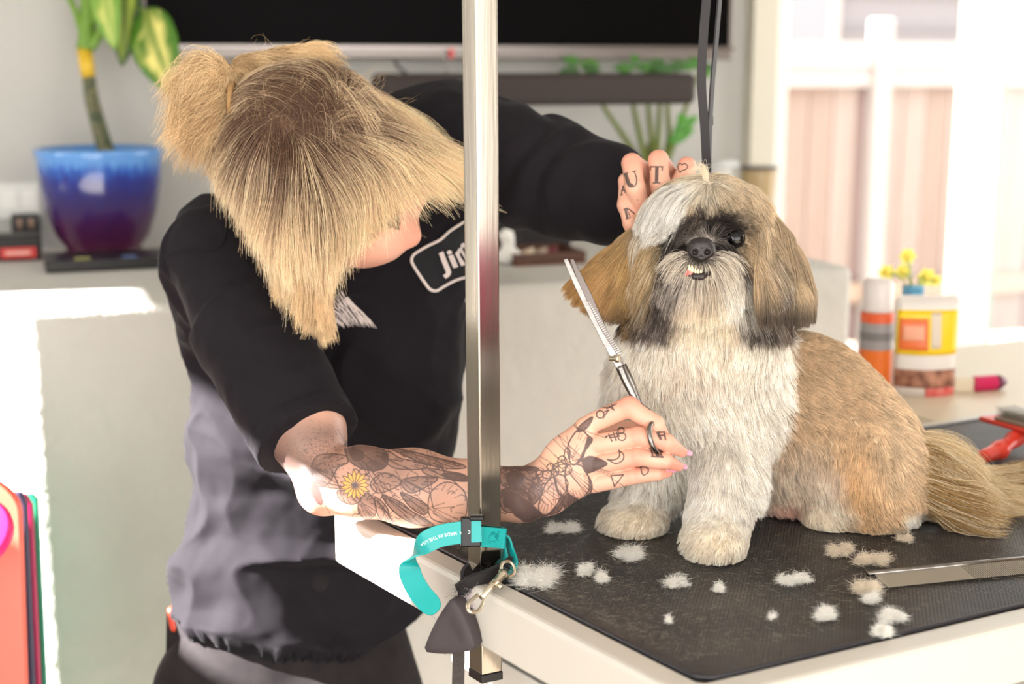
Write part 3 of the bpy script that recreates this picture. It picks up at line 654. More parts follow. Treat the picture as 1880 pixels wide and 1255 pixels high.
def dens_head(P):
    px, py, d = proj(P); h = (py < 585) & (px > 1175) & (px < 1425)
    eye = np.exp(-(((px-1352)/21)**2+((py-437)/19)**2)*1.2); nose = np.exp(-(((px-1287)/25)**4+((py-456)/18)**4)); mouth = np.exp(-(((px-1283)/26)**4+((py-500)/9)**4))
    return np.where(h, 1.0, 0)*np.clip(1-2.0*eye-2*nose-1.5*mouth, 0, 1)*np.where((np.abs(px-1290) < 60) & (py > 440), 1.5, 1)
n2 = 52000; R2 = scatter(V, Q, int(n2*2.0), dens_head); R2 = R2[RNG.random(len(R2)) < facing(R2)][:n2]
px2, py2, d2 = proj(R2)
L2 = 0.040*np.ones(len(R2)); L2 = np.where(py2 < 400, 0.036, L2)
ed = np.minimum(np.hypot((px2-1352)/52, (py2-440)/48), np.hypot((px2-1236)/60, (py2-445)/40)); L2 = L2*np.clip(ed-0.35, 0.14, 1)
hemy = 405-14*np.exp(-((px2-1352)/40)**2)+26*np.clip((np.abs(px2-1300)-70)/50, 0, 1)+20*(px2 < 1265); br_ = (py2 < 425) & (py2 > 335); L2 = np.where(br_, np.minimum(L2, np.clip((hemy-py2)/1560*1.05, 0.003, 1)), L2)
dn = np.hypot(px2-1288, py2-462); L2 = np.where(dn < 60, np.clip(dn/60, 0.15, 1)*0.026+0.002, L2); L2 = np.where((py2 > 505) & (dn < 110), 0.040, L2)
L2 *= 0.75+0.45*RNG.random(len(R2))
G2 = grow(D, R2, flow_head, L2, nk=8, lift=0.55, grav=0.25, wob=0.12, rj=0.03, off=0.0045, clump=0.6, nclump=1900, seed=30, wfreq=70, curl=0.0012)
C2 = dog_col(R2); st = 1+0.20*RNG.normal(0, 1, (len(R2), 1))
fl = RNG.random(len(R2))*0.6+0.4*(0.5+0.9*vnoise(R2, 260, 33)); C2 = np.where(((fl < 0.26) & (py2 > 462))[:, None], C2*0.25+lin((232, 222, 206))*0.75, C2); C2 = np.where(((fl > 0.74))[:, None], C2*0.5, C2)
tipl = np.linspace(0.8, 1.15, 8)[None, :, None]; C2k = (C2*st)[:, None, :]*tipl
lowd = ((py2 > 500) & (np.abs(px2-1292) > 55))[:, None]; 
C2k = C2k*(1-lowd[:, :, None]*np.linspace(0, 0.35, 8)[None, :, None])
curves('head_fur', G2, 0.00021, C2k, M['fur'], DOG)

# ears: long feathering
def dens_ear(P):
    px, py, d = proj(P); a = (px > 1392) & (px < 1500) & (py > 375) & (py < 600); b_ = (px < 1192) & (py > 395) & (py < 580); return np.where(a | b_, 1.0, 0)
n3 = 26000; R3 = scatter(V, Q, int(n3*1.6), dens_ear); R3 = R3[RNG.random(len(R3)) < facing(R3)+0.25][:n3]
px3, py3, d3 = proj(R3); lf = px3 < 1230
def flow_ear(p, t, r0):
    px, py, d = proj(r0); l = (px < 1230)
    a = img(1, 0)[None]*((px-1436)/90)[:, None]*(1-t)+img(0.05-0.25*max(t-0.6, 0), 1)[None]
    u = np.clip((1185-px)/75, 0, 1.2); b_ = img(1, 0)[None]*(-(0.18+u*0.95)*(1-0.35*t))[:, None]+img(0, 1)[None]*(0.9-0.25*u+0.1*t)[:, None]
    return np.where(l[:, None], b_, a)
L3 = np.where(lf, np.clip((618-py3)/165, 0.35, 1)*0.072, np.clip((615-py3)/190, 0.20, 1)*0.104)*(0.85+0.25*RNG.random(len(R3)))
G3 = grow(D, R3, flow_ear, L3, nk=9, lift=0.55, grav=0.08, wob=0.11, rj=0.02, off=0.007, clump=0.6, nclump=700, seed=50, wfreq=45, curl=0.0015)
# scissored hem of the held ear
gx, gy, gd = proj(G3.reshape(-1, 3)); gx = gx.reshape(len(R3), 9); gy = gy.reshape(len(R3), 9)
C3 = dog_col(R3)*(1+0.18*RNG.normal(0, 1, (len(R3), 1)))*(1+0.3*vnoise(R3*np.array([1, 1, .3]), 150, 23)[:, None])
tgt = np.where(lf[:, None], lin((84, 66, 56)), lin((74, 64, 62))); q_ = np.clip((gy-np.where(lf[:, None], 560, 545))/40, 0, 1)[..., None]*0.8
C3k = C3[:, None, :]*(1-q_)+tgt[:, None, :]*q_
gl = np.clip(-(gx-1100)/60, 0, 1)*lf[:, None]; C3k = C3k*(1-0.5*gl[..., None])+lin((206, 160, 96))*0.5*gl[..., None]
curves('ear_fur', G3, 0.00022, C3k, M['fur'], DOG)

# tail plume
def dens_tail(P): px, py, d = proj(P); return np.where((px > 1690), 1.0, 0)
R4 = scatter(V, Q, 15000, dens_tail)
def flow_tail(p, t, r0):
    px, py, d = proj(r0); u = (py-885)/30
    sw = np.clip((1760-px)/60, 0, 1)*np.clip(-u, 0, 1); return img(1.0, 0)[None]*(1.0-0.5*sw)[:, None]+img(0, 1)[None]*(0.55*np.clip(u, -0.2, 1)*(1-t)+0.16+0.4*sw*t)[:, None]-img(0, 1)[None]*(0.25*t*(px > 1790))[:, None]+FWD[None]*(-0.25*np.clip(u, -1, 1))[:, None]
L4 = 0.11*(0.6+0.5*RNG.random(len(R4))); G4 = grow(D, R4, flow_tail, L4, nk=10, lift=0.25, grav=0.15, wob=0.2, off=0.009, clump=0.6, nclump=260, seed=60, wfreq=25, curl=0.004)
G4[..., 2] = np.maximum(G4[..., 2], TZ+0.0035)
u4 = vnoise(R4, 28, 70); C4 = np.where(u4[:, None] > 0.22, lin((168, 136, 90)), lin((226, 204, 166)))*(1+0.2*RNG.normal(0, 1, (len(R4), 1)))
fz_ = (RNG.random(len(R4)) < 0.25)[:, None]; C4 = np.where(fz_, lin((230, 214, 184)), C4)
curves('tail_fur', G4, 0.00026, C4, M['fur'], DOG)

# eyes, nose, mouth, teeth, collar ribbon
M['eye'] = mat('glossy_dark_eye', (5, 4, 5), 0.04, spec=0.45)
def ball(name, c, r, m, parent, seg=24):
    me = bpy.data.meshes.new(name); bm = bmesh.new(); bmesh.ops.create_uvsphere(bm, u_segments=seg, v_segments=seg//2, radius=1.0)
    bmesh.ops.transform(bm, matrix=Matrix.Translation(Vector(c)) @ Matrix.Diagonal((r[0], r[1], r[2], 1)), verts=bm.verts); bm.to_mesh(me); bm.free(); me.polygons.foreach_set('use_smooth', np.ones(len(me.polygons), bool)); return obj(name, me, m, parent)
ball('eye', eyeL[0]+FWD*0.0035, (0.0122, 0.0122, 0.0122), M['eye'], DOG, 32); ball('eye', eyeR[0]+FWD*0.009, (0.0108, 0.0108, 0.0108), M['eye'], DOG, 32)
M['nose'] = mat('moist_dark_nose', (34, 27, 27), 0.35, spec=0.5, bump=('voronoi', 700, 0.5, 0.0008))
NB = Body(0.004); nc, nd = trace(D, 1287, 458); nd = nd[0]; nz = nd-0.010
NB.ell(W(1287, 449, nz), (0.0145, 0.009, 0.0085)); NB.ell(W(1275, 460, nz+0.001), (0.0085, 0.0085, 0.008)); NB.ell(W(1300, 460, nz+0.001), (0.0085, 0.0085, 0.008)); NB.ell(W(1287, 468, nz+0.002), (0.009, 0.008, 0.008))
NV, NQ = NB.surf(0.0009)
for cx in (1276, 1299): NV = press(NV, W(cx, 463, nz-0.007), 0.0048, 0.005)
NV = press(NV, W(1287, 472, nz-0.007), 0.003, 0.003)
obj('nose', mesh_np('nose', NV, NQ), M['nose'], DOG)
mp_, md = trace(D, 1284, 503); md = md[0]
M['lip'] = mat('dark_lip', (42, 32, 32), 0.35); M['gum'] = mat('pink_gum', (206, 120, 112), 0.35, sss=0.1); M['tooth'] = mat('ivory_teeth', (232, 216, 176), 0.3)
LB_ = Body(0.004); LB_.chain([(1266, 503, md-0.004, 5), (1276, 507, md-0.007, 6), (1288, 507, md-0.008, 6), (1302, 502, md-0.004, 5)]); lv, lq = LB_.surf(0.0012); obj('lip', mesh_np('lip', lv, lq), M['lip'], DOG)
GB = Body(0.003); GB.chain([(1260, 504, md-0.004, 3.5), (1266, 498, md-0.007, 4), (1270, 503, md-0.007, 3.5)]); lv, lq = GB.surf(0.0009); obj('gum', mesh_np('gum', lv, lq), M['gum'], DOG)
for i, (tx, ty, tl, tr) in enumerate([(1266, 490, 6, 3.2), (1271, 492, 7, 3.4), (1277, 495, 5, 2.8), (1282, 496, 5, 2.6), (1287, 496, 4, 2.4)]):
    tb = Body(0.001); tb.cone(W(tx, ty+4, md-0.0095), W(tx-0.6, ty-tl+3, md-0.011), R_(tr, md), R_(tr*0.45, md)); lv, lq = tb.surf(0.0005); obj('tooth', mesh_np('tooth', lv, lq), M['tooth'], DOG)
# moustache: pale strands fanning out from the nose
n_ = 620; a_ = RNG.uniform(-0.25, math.pi+0.25, n_); r_ = RNG.uniform(20, 36, n_); mx0, my0 = 1288+np.cos(a_)*r_*1.1, 468+np.sin(a_)*r_*0.8; mk_ = ~((np.abs(mx0-1284) < 22) & (my0 > 488)); R6 = trace(D, mx0[mk_], my0[mk_])[0]; a_ = a_[mk_]
fm = lambda p, t, r0: img(1, 0)[None]*(np.cos(a_)*1.1)[:, None]+img(0, 1)[None]*(np.sin(a_)*0.5+0.25+1.0*t)[:, None]
G6 = grow(D, R6, fm, 0.040*(0.5+0.6*RNG.random(len(R6))), nk=8, lift=0.5, grav=0.2, wob=0.14, off=0.010, clump=0.5, nclump=110, seed=34, curl=0.002)
curves('moustache', G6, 0.00021, np.where((RNG.random(len(R6)) < 0.7)[:, None], lin((240, 230, 214)), lin((150, 136, 126)))*(1+0.06*RNG.normal(0, 1, (len(R6), 1))), M['fur'], DOG)
# topknot wisp
P_ = []
for i in range(90):
    a = RNG.normal(0, 1, 4); b0, _ = trace(D, 1297+a[0]*3, 335); s_ = b0[0]
    P_.append([s_+(-img(0, 1)*R_((34+a[1]*6)*math.sin(min(t*2.2, 1.7)), 1.7)+img(-1, 0)*R_((20+a[2]*14)*t**1.5, 1.7)+img(0, 1)*R_(14*t*t, 1.7)) for t in np.linspace(0, 1, 8)])
curves('wisp', np.array(P_), 0.00018, np.tile(lin((226, 214, 190)), (90, 1)), M['fur'], DOG)
print('dog', len(V), len(R1), len(R2), len(R3))

# ------------------------------------------------------------------ the groomer
B = Body(0.02)
B.ell(W(570, 272, 1.80), (0.098, 0.10, 0.100), k=0.03)                          # cranium
B.ell(W(650, 365, 1.80), (0.078, 0.08, 0.070), k=0.04)                          # face
B.ell(W(728, 350, 1.80), (0.036, 0.04, 0.030), k=0.03)                          # forehead and brow
B.ell(W(690, 432, 1.785), (0.040, 0.045, 0.036), k=0.02)                        # cheek and jaw
B.ell(W(655, 445, 1.80), (0.036, 0.04, 0.030), k=0.02)
B.ell(W(722, 418, 1.79), (0.028, 0.03, 0.024), k=0.02)
B.chain([(735, 395, 1.79, 17), (750, 428, 1.785, 17)], k=0.012); B.ell(W(752, 434, 1.782), (0.0135, 0.013, 0.0125), k=0.008)   # nose
B.chain([(716, 462, 1.79, 11), (700, 466, 1.785, 11)], k=0.008)                 # lips
B.ell(W(655, 372, 1.725), (0.018, 0.01, 0.024), k=0.006)                        # ear under the hair
B.chain([(590, 330, 1.87, 72), (610, 380, 1.99, 84)], k=0.03)                   # neck
B.chain([(440, 500, 1.98, 70), (620, 460, 2.05, 85), (790, 330, 2.04, 75)], k=0.03)
B.chain([(620, 520, 2.07, 90), (600, 750, 2.08, 90), (545, 1000, 2.115, 90), (535, 1190, 2.13, 90)], k=0.05)
# arm over the table: elbow, forearm, wrist
B.chain([(405, 480, 1.93, 62), (500, 660, 1.84, 62), (562, 790, 1.78, 67), (598, 888, 1.742, 50)], k=0.02)
B.chain([(598, 890, 1.742, 48), (660, 884, 1.73, 62), (760, 895, 1.71, 68), (870, 905, 1.675, 57), (960, 907, 1.648, 46), (1000, 897, 1.632, 43)], k=0.015)
B.ell(W(592, 905, 1.74), (0.026, 0.026, 0.024), k=0.012)
KH = 0.010
wr = (1004, 893, 1.632, 40)
MC = {'i': (1076, 786, 1.616, 22), 'm': (1080, 820, 1.612, 23), 'r': (1080, 854, 1.612, 22), 'p': (1074, 886, 1.618, 20)}
for k_ in 'imrp': B.chain([wr, MC[k_]], k=0.014)
B.ell(W(1050, 850, 1.622), (0.034, 0.018, 0.034), k=0.015)
B.chain([(1088, 776, 1.612, 19), (1155, 746, 1.596, 19), (1202, 779, 1.594, 18), (1221, 810, 1.606, 13)], k=0.0025)
B.chain([(1096, 815, 1.606, 18.5), (1172, 801, 1.583, 17.8), (1224, 812, 1.586, 16.5), (1252, 829, 1.598, 10)], k=0.0015)
B.chain([(1098, 852, 1.606, 18.5), (1172, 838, 1.584, 17.5), (1222, 846, 1.589, 15.5), (1246, 856, 1.598, 9)], k=0.0015)
B.chain([(1090, 887, 1.614, 18), (1160, 873, 1.594, 16.2), (1206, 869, 1.600, 13.5), (1226, 867, 1.606, 9)], k=0.0015)
B.chain([(1030, 860, 1.655, 28), (1095, 812, 1.662, 24), (1150, 795, 1.652, 20), (1192, 806, 1.645, 16), (1210, 812, 1.64, 12)], k=0.010)
# other arm reaching to the dog's ear
B.chain([(830, 270, 2.02, 62), (1000, 330, 1.95, 55), (1110, 352, 1.88, 45), (1185, 362, 1.835, 36)], k=0.02)
B.ell(W(1212, 352, 1.81), (0.036, 0.022, 0.032), k=0.015)
B.chain([(1205, 330, 1.80, 18), (1160, 300, 1.745, 18.5), (1166, 345, 1.728, 18.5), (1180, 384, 1.738, 15), (1188, 400, 1.745, 12)], k=0.003)
B.chain([(1235, 330, 1.80, 18), (1209, 294, 1.742, 18), (1212, 335, 1.732, 18), (1213, 372, 1.745, 15)], k=0.004)
B.chain([(1262, 340, 1.80, 16), (1261, 305, 1.752, 16), (1248, 338, 1.742, 17), (1236, 362, 1.75, 14)], k=0.004)
B.chain([(1190, 352, 1.80, 17), (1150, 332, 1.755, 14), (1151, 376, 1.745, 17), (1158, 410, 1.738, 14), (1160, 434, 1.738, 8)], k=0.004)
V, Q = B.surf(0.0027)
O_P = W(560, 1190, 2.1); O_P[2] = 0.0
# refine the tattooed skin and settle it on the smooth surface
me = mesh_np('person', V, Q); bm = bmesh.new(); bm.from_mesh(me); bm.verts.ensure_lookup_table()
px, py, d = proj(V); reg = ((px > 485) & (px < 1275) & (py > 715) & (py < 990) & (d < 1.80)) | ((px > 1125) & (px < 1290) & (py > 265) & (py < 450) & (d < 1.80))
Nf = nrm(np.array([f.normal for f in bm.faces])); cf = np.array([f.calc_center_median() for f in bm.faces]); fr_ = np.sum(Nf*nrm(cf-CAM), 1) < 0.25
es = [e for e in bm.edges if reg[e.verts[0].index] and reg[e.verts[1].index] and any(fr_[f.index] for f in e.link_faces)]
bmesh.ops.subdivide_edges(bm, edges=es, cuts=3, use_grid_fill=True)
bmesh.ops.triangulate(bm, faces=[f for f in bm.faces if len(f.verts) > 4]); bm.to_mesh(me); bm.free()
V2 = np.empty(len(me.vertices)*3, np.float32); me.vertices.foreach_get('co', V2); V2 = V2.reshape(-1, 3).astype(float)
px, py, d = proj(V2); m = ((px > 485) & (px < 1290) & (d < 1.87) & (py > 260))
for _ in range(2): V2[m] -= B.grad(V2[m])*B.f(V2[m])[:, None]
px, py, d = proj(V2); g = B.grad(V2[m]); face = np.zeros(len(V2)); face[m] = -np.sum(g*nrm(V2[m]-CAM), 1)
# skin colour
SK = lin((228, 176, 152)); PK = lin((222, 132, 112)); C = np.tile(SK, (len(V2), 1))*(1+0.06*fbm(V2, 45, 80, 2))[:, None]
def blush(x, y, r, a, c=PK):
    global C
    w_ = (np.exp(-((px-x)**2+(py-y)**2)/(r*r))*a*(d < 1.87))[:, None]; C = C*(1-w_)+c*w_
for x, y, r in ((1153, 740, 26), (1172, 798, 18), (1172, 834, 18), (1160, 866, 18), (1160, 292, 18), (1209, 284, 18), (1258, 292, 16)): blush(x, y, r, 0.55)
for x, y in ((1255, 832), (1248, 858), (1230, 866), (1216, 815), (1160, 436), (1182, 385)): blush(x, y, 16, 0.6)
blush(758, 438, 22, 0.55, lin((226, 128, 108))); blush(700, 470, 40, 0.25, lin((224, 144, 126))); blush(585, 930, 24, 0.5); blush(780, 350, 30, 0.4, lin((224, 150, 130)))
hair_zone = (py < 420) & (px < 735) & (d < 1.95); C[hair_zone] = lin((120, 92, 72))

INK = lin((34, 37, 46)); rg = random.Random(11)
T = Canvas(480, 705, 1290, 995, 3, 1, 0.0); TY = Canvas(480, 705, 1290, 995, 2, 1, 0.0)
def zc(pts): return [(980+x/3.92, 640+y/3.92) for x, y in pts]
def ac(pts): return [(480+x/2.35, 700+y/2.35) for x, y in pts]
def petal(pts, hatch=6, fill=0.0, wd=2.0, conv=ac):
    P = conv(pts); P = spline(P, 6, True); 
    if fill: T.poly(P, 1.0, fill, 1.0)
    T.line(P, wd, 1.0, 0.85)
    if hatch:
        c0 = P[0]; c1 = P[len(P)//2]; 
        for k in range(hatch):
            u = (k+0.5)/hatch; e = P[int((0.25+0.5*u)*len(P)) % len(P)]; a_ = c0*0.85+e*0.15; b_ = c0*(0.5-0.1*rg.random())+e*(0.5+0.1*rg.random()); T.line([a_, b_], 1.1, 1.0, 0.6)
            a2 = e*0.93+c0*0.07; b2 = e*0.72+c0*0.28; T.line([a2, b2], 1.1, 1.0, 0.6)
# upper arm shading
T.ell(520, 850, 60, 62, 1.0, 0.66, 0.9); T.ell(600, 795, 55, 26, 1.0, 0.5, 0.9); T.ell(560, 880, 22, 30, 1.0, 0.35, 0.8)
for _ in range(420):
    x, y = rg.gauss(590, 26), rg.gauss(835, 26); T.ell(x, y, 0.8, 0.8, 1.0, 0.5)
# ornament, figures and foliage along the forearm
for pts, h, f_ in (([(215, 385), (235, 325), (290, 312), (360, 320), (372, 350), (330, 372), (290, 440), (240, 450)], 5, .22),
    ([(360, 270), (400, 245), (450, 255), (520, 290), (548, 330), (530, 372), (480, 385), (420, 370), (370, 330)], 8, .45),
    ([(520, 330), (545, 300), (600, 330), (700, 352), (712, 372), (650, 380), (570, 372)], 6, .18), ([(560, 290), (640, 300), (760, 330), (850, 352), (880, 372), (800, 375), (690, 350)], 7, .3),
    ([(700, 372), (790, 385), (870, 400), (890, 425), (800, 420), (710, 400)], 7, .25), ([(470, 440), (520, 395), (580, 410), (600, 440), (560, 465), (500, 480)], 4, .15),
    ([(600, 430), (680, 410), (760, 420), (700, 460), (640, 480)], 6, .3), ([(720, 560), (730, 480), (790, 435), (850, 450), (885, 500), (880, 580), (830, 610), (750, 600)], 8, .08),
    ([(420, 520), (455, 480), (490, 520), (490, 575), (450, 592), (420, 565)], 6, .38), ([(490, 500), (540, 540), (560, 600), (600, 625), (540, 620), (500, 570)], 6, .35),
    ([(520, 490), (600, 520), (650, 560), (720, 600), (740, 625), (650, 610), (570, 560)], 7, .4), ([(600, 480), (660, 500), (720, 540), (700, 575), (640, 540)], 5, .4), ([(330, 470), (400, 480), (430, 510), (390, 530), (340, 510)], 5, .4),
    ([(205, 380), (260, 430), (340, 450), (350, 462), (270, 452), (200, 410)], 0, .25), ([(215, 420), (250, 470), (262, 525), (240, 520), (205, 450)], 3, .55), ([(380, 290), (430, 300), (440, 330), (400, 340)], 4, .4),
    ([(1035, 375), (1090, 385), (1160, 380), (1190, 400), (1190, 440), (1130, 470), (1070, 460), (1035, 440)], 7, .28), ([(1060, 400), (1100, 390), (1130, 420), (1100, 450), (1065, 440)], 4, .3),
    ([(1035, 470), (1090, 460), (1150, 480), (1160, 520), (1110, 560), (1050, 560), (1030, 520)], 7, .35), ([(1045, 510), (1085, 490), (1115, 515), (1095, 545), (1055, 540)], 5, .3), ([(1170, 440), (1210, 450), (1200, 500), (1170, 530), (1150, 490)], 5, .4),
    ([(780, 400), (830, 395), (880, 410), (885, 430), (820, 425)], 5, .4), ([(1040, 365), (1110, 362), (1190, 372), (1180, 385), (1100, 378)], 4, .5)):
    petal(pts, h, f_, 1.7)
for _ in range(46):
    x, y = rg.uniform(640, 850), rg.uniform(835, 955); a_ = rg.uniform(0, 6.3); r_ = rg.uniform(5, 12)
    T.curve([(x, y), (x+r_*math.cos(a_), y+r_*math.sin(a_)), (x+r_*1.7*math.cos(a_+0.7), y+r_*1.7*math.sin(a_+0.7))], 1.3, 1.0, 0.5)
for _ in range(26):
    x, y = rg.uniform(925, 1000), rg.uniform(865, 945); a_ = rg.uniform(0, 6.3); r_ = rg.uniform(4, 9)
    T.curve([(x, y), (x+r_*math.cos(a_), y+r_*math.sin(a_)), (x+r_*1.7*math.cos(a_+0.9), y+r_*1.7*math.sin(a_+0.9))], 1.3, 1.0, 0.55)
T.ell(720, 870, 120, 50, 1.0, 0.34, 0.6); T.ell(950, 895, 70, 50, 1.0, 0.36, 0.6)
# yellow daisy
for k in range(15):
    a_ = 2*math.pi*k/15; c_, s_ = math.cos(a_), math.sin(a_); r_ = 27+2*(k % 2); x, y = 652, 890
    P = [(x+c_*7-s_*1.5, y+s_*7+c_*1.5), (x+c_*18-s_*4, y+s_*18+c_*4), (x+c_*r_, y+s_*r_*1.0), (x+c_*18+s_*4, y+s_*18-c_*4), (x+c_*7+s_*1.5, y+s_*7-c_*1.5)]
    T.poly(P, 0.0, 1.0, 1.0); TY.poly(P, 1.0, 0.85, 1.0); T.line(P, 1.2, 1.0, 0.8)
T.ell(652, 891, 7, 6, 1.0, 0.6, 0.4)
# big flower on the back of the hand
petal([(262, 815), (245, 700), (300, 600), (345, 585), (385, 620), (420, 652), (395, 700), (368, 735), (350, 790), (300, 832)], 8, 0.0, 2.4, zc)
T.poly(zc([(385, 625), (420, 652), (372, 740), (350, 800), (290, 838), (335, 780), (360, 720), (375, 665)]), 1.0, 0.7, 1.0)
petal([(232, 850), (330, 835), (372, 885), (410, 950), (418, 1010), (385, 1060), (335, 1088), (262, 1050), (236, 1000)], 10, 0.0, 2.4, zc)
T.poly(zc([(385, 890), (412, 950), (418, 1010), (345, 1085), (390, 1020), (395, 960)]), 1.0, 0.6, 1.0)
petal([(150, 925), (175, 1040), (215, 1065), (190, 1120), (120, 1180), (60, 1195), (35, 1130), (70, 1010), (95, 960)], 9, 0.0, 2.2, zc)
petal([(150, 920), (200, 905), (245, 960), (230, 1030), (190, 1050), (160, 1000)], 5, 0.05, 2.0, zc)
petal([(350, 805), (395, 775), (455, 785), (528, 826), (470, 862), (390, 892), (360, 850)], 6, 0.72, 2.0, zc)
petal([(235, 1045), (300, 1075), (330, 1130), (318, 1195), (295, 1222), (240, 1180), (212, 1110)], 7, 0.55, 2.0, zc)
petal([(310, 592), (345, 540), (420, 490), (408, 535), (365, 585)], 4, 0.6, 1.8, zc)
petal([(200, 1060), (215, 1110), (180, 1170), (110, 1190), (160, 1130)], 4, 0.5, 1.6, zc)
T.poly(zc([(-230, 1010), (-100, 1060), (0, 1130), (60, 1185), (130, 1210), (100, 1250), (-40, 1262), (-140, 1200)]), 1.0, 0.8, 2.0)
for cx, cy, rx, ry in ((205, 815, 34, 44), (240, 770, 20, 60), (155, 880, 26, 34), (95, 905, 34, 30), (190, 850, 46, 36), (215, 870, 60, 40), (120, 850, 26, 24), (40, 900, 26, 26), (20, 950, 30, 20)):
    T.curve(zc([(cx+rx*math.cos(u), cy+ry*math.sin(u)) for u in np.linspace(0, 6.28, 9)[:-1]]), 1.7, 1.0, 0.8, True)
for _ in range(50):
    x, y = rg.uniform(-20, 240), rg.uniform(750, 930); 
    if y < 900-(x)*0.55: continue
    T.curve(zc([(x, y), (x+rg.uniform(-18, 18), y+rg.uniform(-18, 18)), (x+rg.uniform(-30, 30), y+rg.uniform(-30, 30))]), 1.1, 1.0, 0.55)
TY.ell(1022, 850, 22, 20, 1.0, 0.25, 0.6)
# finger symbols
def zl(pts, w_=2.0): T.line(zc(pts), w_, 1.0, 0.9)
def zcirc(x, y, r, w_=2.0): T.line(zc([(x+r*math.cos(u), y+r*math.sin(u)) for u in np.linspace(0, 6.283, 17)]), w_, 1.0, 0.9)
zcirc(478, 472, 27); zl([(500, 495), (540, 440), (505, 455)]); zl([(498, 425), (545, 420), (580, 440)]); zl([(545, 412), (575, 440)]); zl([(525, 432), (595, 395)]); zl([(560, 400), (572, 436)]); zl([(500, 500), (515, 470)])
zl([(520, 632), (612, 606)]); zl([(538, 612), (560, 660)]); zl([(572, 600), (592, 656)]); zl([(545, 640), (618, 628)]); zcirc(628, 588, 22); zcirc(634, 632, 28); zl([(596, 598), (606, 640)])
for q in ((520, 632), (560, 660), (592, 656)): T.ell(*zc([q])[0], 1.8, 1.8, 1.0, 0.9)
T.curve(zc([(612, 730), (645, 760), (640, 800), (590, 825), (530, 795)]), 2.0, 1.0, 0.9); T.curve(zc([(612, 730), (618, 765), (600, 790), (565, 800), (530, 795)]), 2.0, 1.0, 0.9)
zl([(556, 912), (644, 906), (580, 990), (556, 912)], 2.2)
T.curve(zc([(772, 862), (768, 850), (800, 848), (822, 862), (820, 890), (790, 908), (776, 885)]), 1.9, 1.0, 0.85, True)
T.poly(zc([(768, 366), (785, 362), (872, 436), (860, 450)]), 1.0, 0.8, 1.0); zl([(780, 395), (840, 440)]); zl([(800, 365), (835, 385)], 3); zl([(765, 362), (775, 392)])
T.poly(zc([(880, 600), (900, 590), (925, 655), (905, 655)]), 1.0, 0.75, 1.0); zl([(900, 600), (940, 598)], 3); zl([(938, 600), (948, 652)], 3); zl([(895, 625), (940, 622)], 3)
T.poly(zc([(838, 712), (850, 712), (862, 772), (850, 776)]), 1.0, 0.75, 1.0); T.poly(zc([(868, 722), (882, 726), (896, 775), (884, 778)]), 1.0, 0.75, 1.0); T.poly(zc([(898, 730), (912, 738), (928, 775), (916, 780)]), 1.0, 0.75, 1.0); zl([(835, 715), (920, 735)], 3); zl([(850, 774), (930, 778)], 3)
ink = np.zeros(len(V2)); yel = np.zeros(len(V2)); mk = (px > 482) & (px < 1288) & (py > 707) & (py < 993) & m & (d < 1.83)
fc_ = np.clip((face-0.02)/0.2, 0, 1); ink[mk] = T.get(px[mk], py[mk])[:, 0]*fc_[mk]; yel[mk] = TY.get(px[mk], py[mk])[:, 0]*fc_[mk]
C = C*(1-yel[:, None]*0.9)+lin((222, 158, 52))*yel[:, None]*0.9
# letters on the other hand
U_ = Canvas(1125, 265, 1290, 450, 4, 1, 0.0)
def uc(pts): return [(1100+x/5.23, 260+y/5.23) for x, y in pts]
U_.poly(uc([(238, 308), (268, 300), (300, 395), (330, 412), (330, 438), (285, 436), (262, 405)]), 1, .9, .6); U_.line(uc([(232, 312), (276, 296)]), 1.8, 1, .9); U_.curve(uc([(338, 285), (360, 360), (350, 415), (318, 436), (286, 430)]), 2.0, 1, .9); U_.line(uc([(322, 288), (352, 278)]), 1.8, 1, .9)
U_.line(uc([(492, 270), (494, 240), (608, 240), (604, 276)]), 2.4, 1, .9); U_.poly(uc([(538, 242), (572, 242), (566, 390), (534, 392)]), 1, .85, .6); U_.line(uc([(520, 396), (584, 394)]), 2.4, 1, .9)
U_.curve(uc([(798, 222), (778, 210), (758, 228), (762, 265), (778, 296), (792, 278), (826, 268), (850, 240), (830, 212), (808, 212)]), 1.6, 1, .85, True)
U_.poly(uc([(240, 645), (258, 640), (285, 732), (262, 742)]), 1, .85, .6); U_.line(uc([(250, 640), (290, 650), (340, 690)]), 2, 1, .9); U_.line(uc([(268, 650), (300, 725)]), 1.5, 1, .8); U_.line(uc([(236, 650), (272, 636)]), 1.6, 1, .8); U_.line(uc([(258, 742), (292, 732)]), 1.6, 1, .8)
U_.line(uc([(212, 505), (232, 425), (252, 490)]), 2.2, 1, .8); U_.line(uc([(214, 470), (248, 466)]), 2, 1, .8); U_.line(uc([(205, 515), (225, 508)]), 1.6, 1, .8); U_.ell(*uc([(366, 560)])[0], 1.0, 1.0, 1, .8)
mk = (px > 1126) & (px < 1289) & (py > 266) & (py < 449) & m & (d < 1.80); ink[mk] = np.maximum(ink[mk], U_.get(px[mk], py[mk])[:, 0]*fc_[mk])
ink = np.clip(ink*1.5, 0, 1)[:, None]*0.86; C = C*(1-ink)+INK*ink
V2 -= O_P; me.vertices.foreach_set('co', V2.astype(np.float32).ravel()); me.update(); me.polygons.foreach_set('use_smooth', np.ones(len(me.polygons), bool)); set_col(me, C)
M['skin'] = mat('skin', (225, 165, 140), 0.42, attr='col', spec=0.4, sss=0.12, bump=('noise', 420, 0.18, 0.0008))
PER = obj('person', me, M['skin']); PER.location = Vector(O_P)
tag(PER, 'blonde person with tattooed arms in a black work shirt, bent over the dog', 'person')

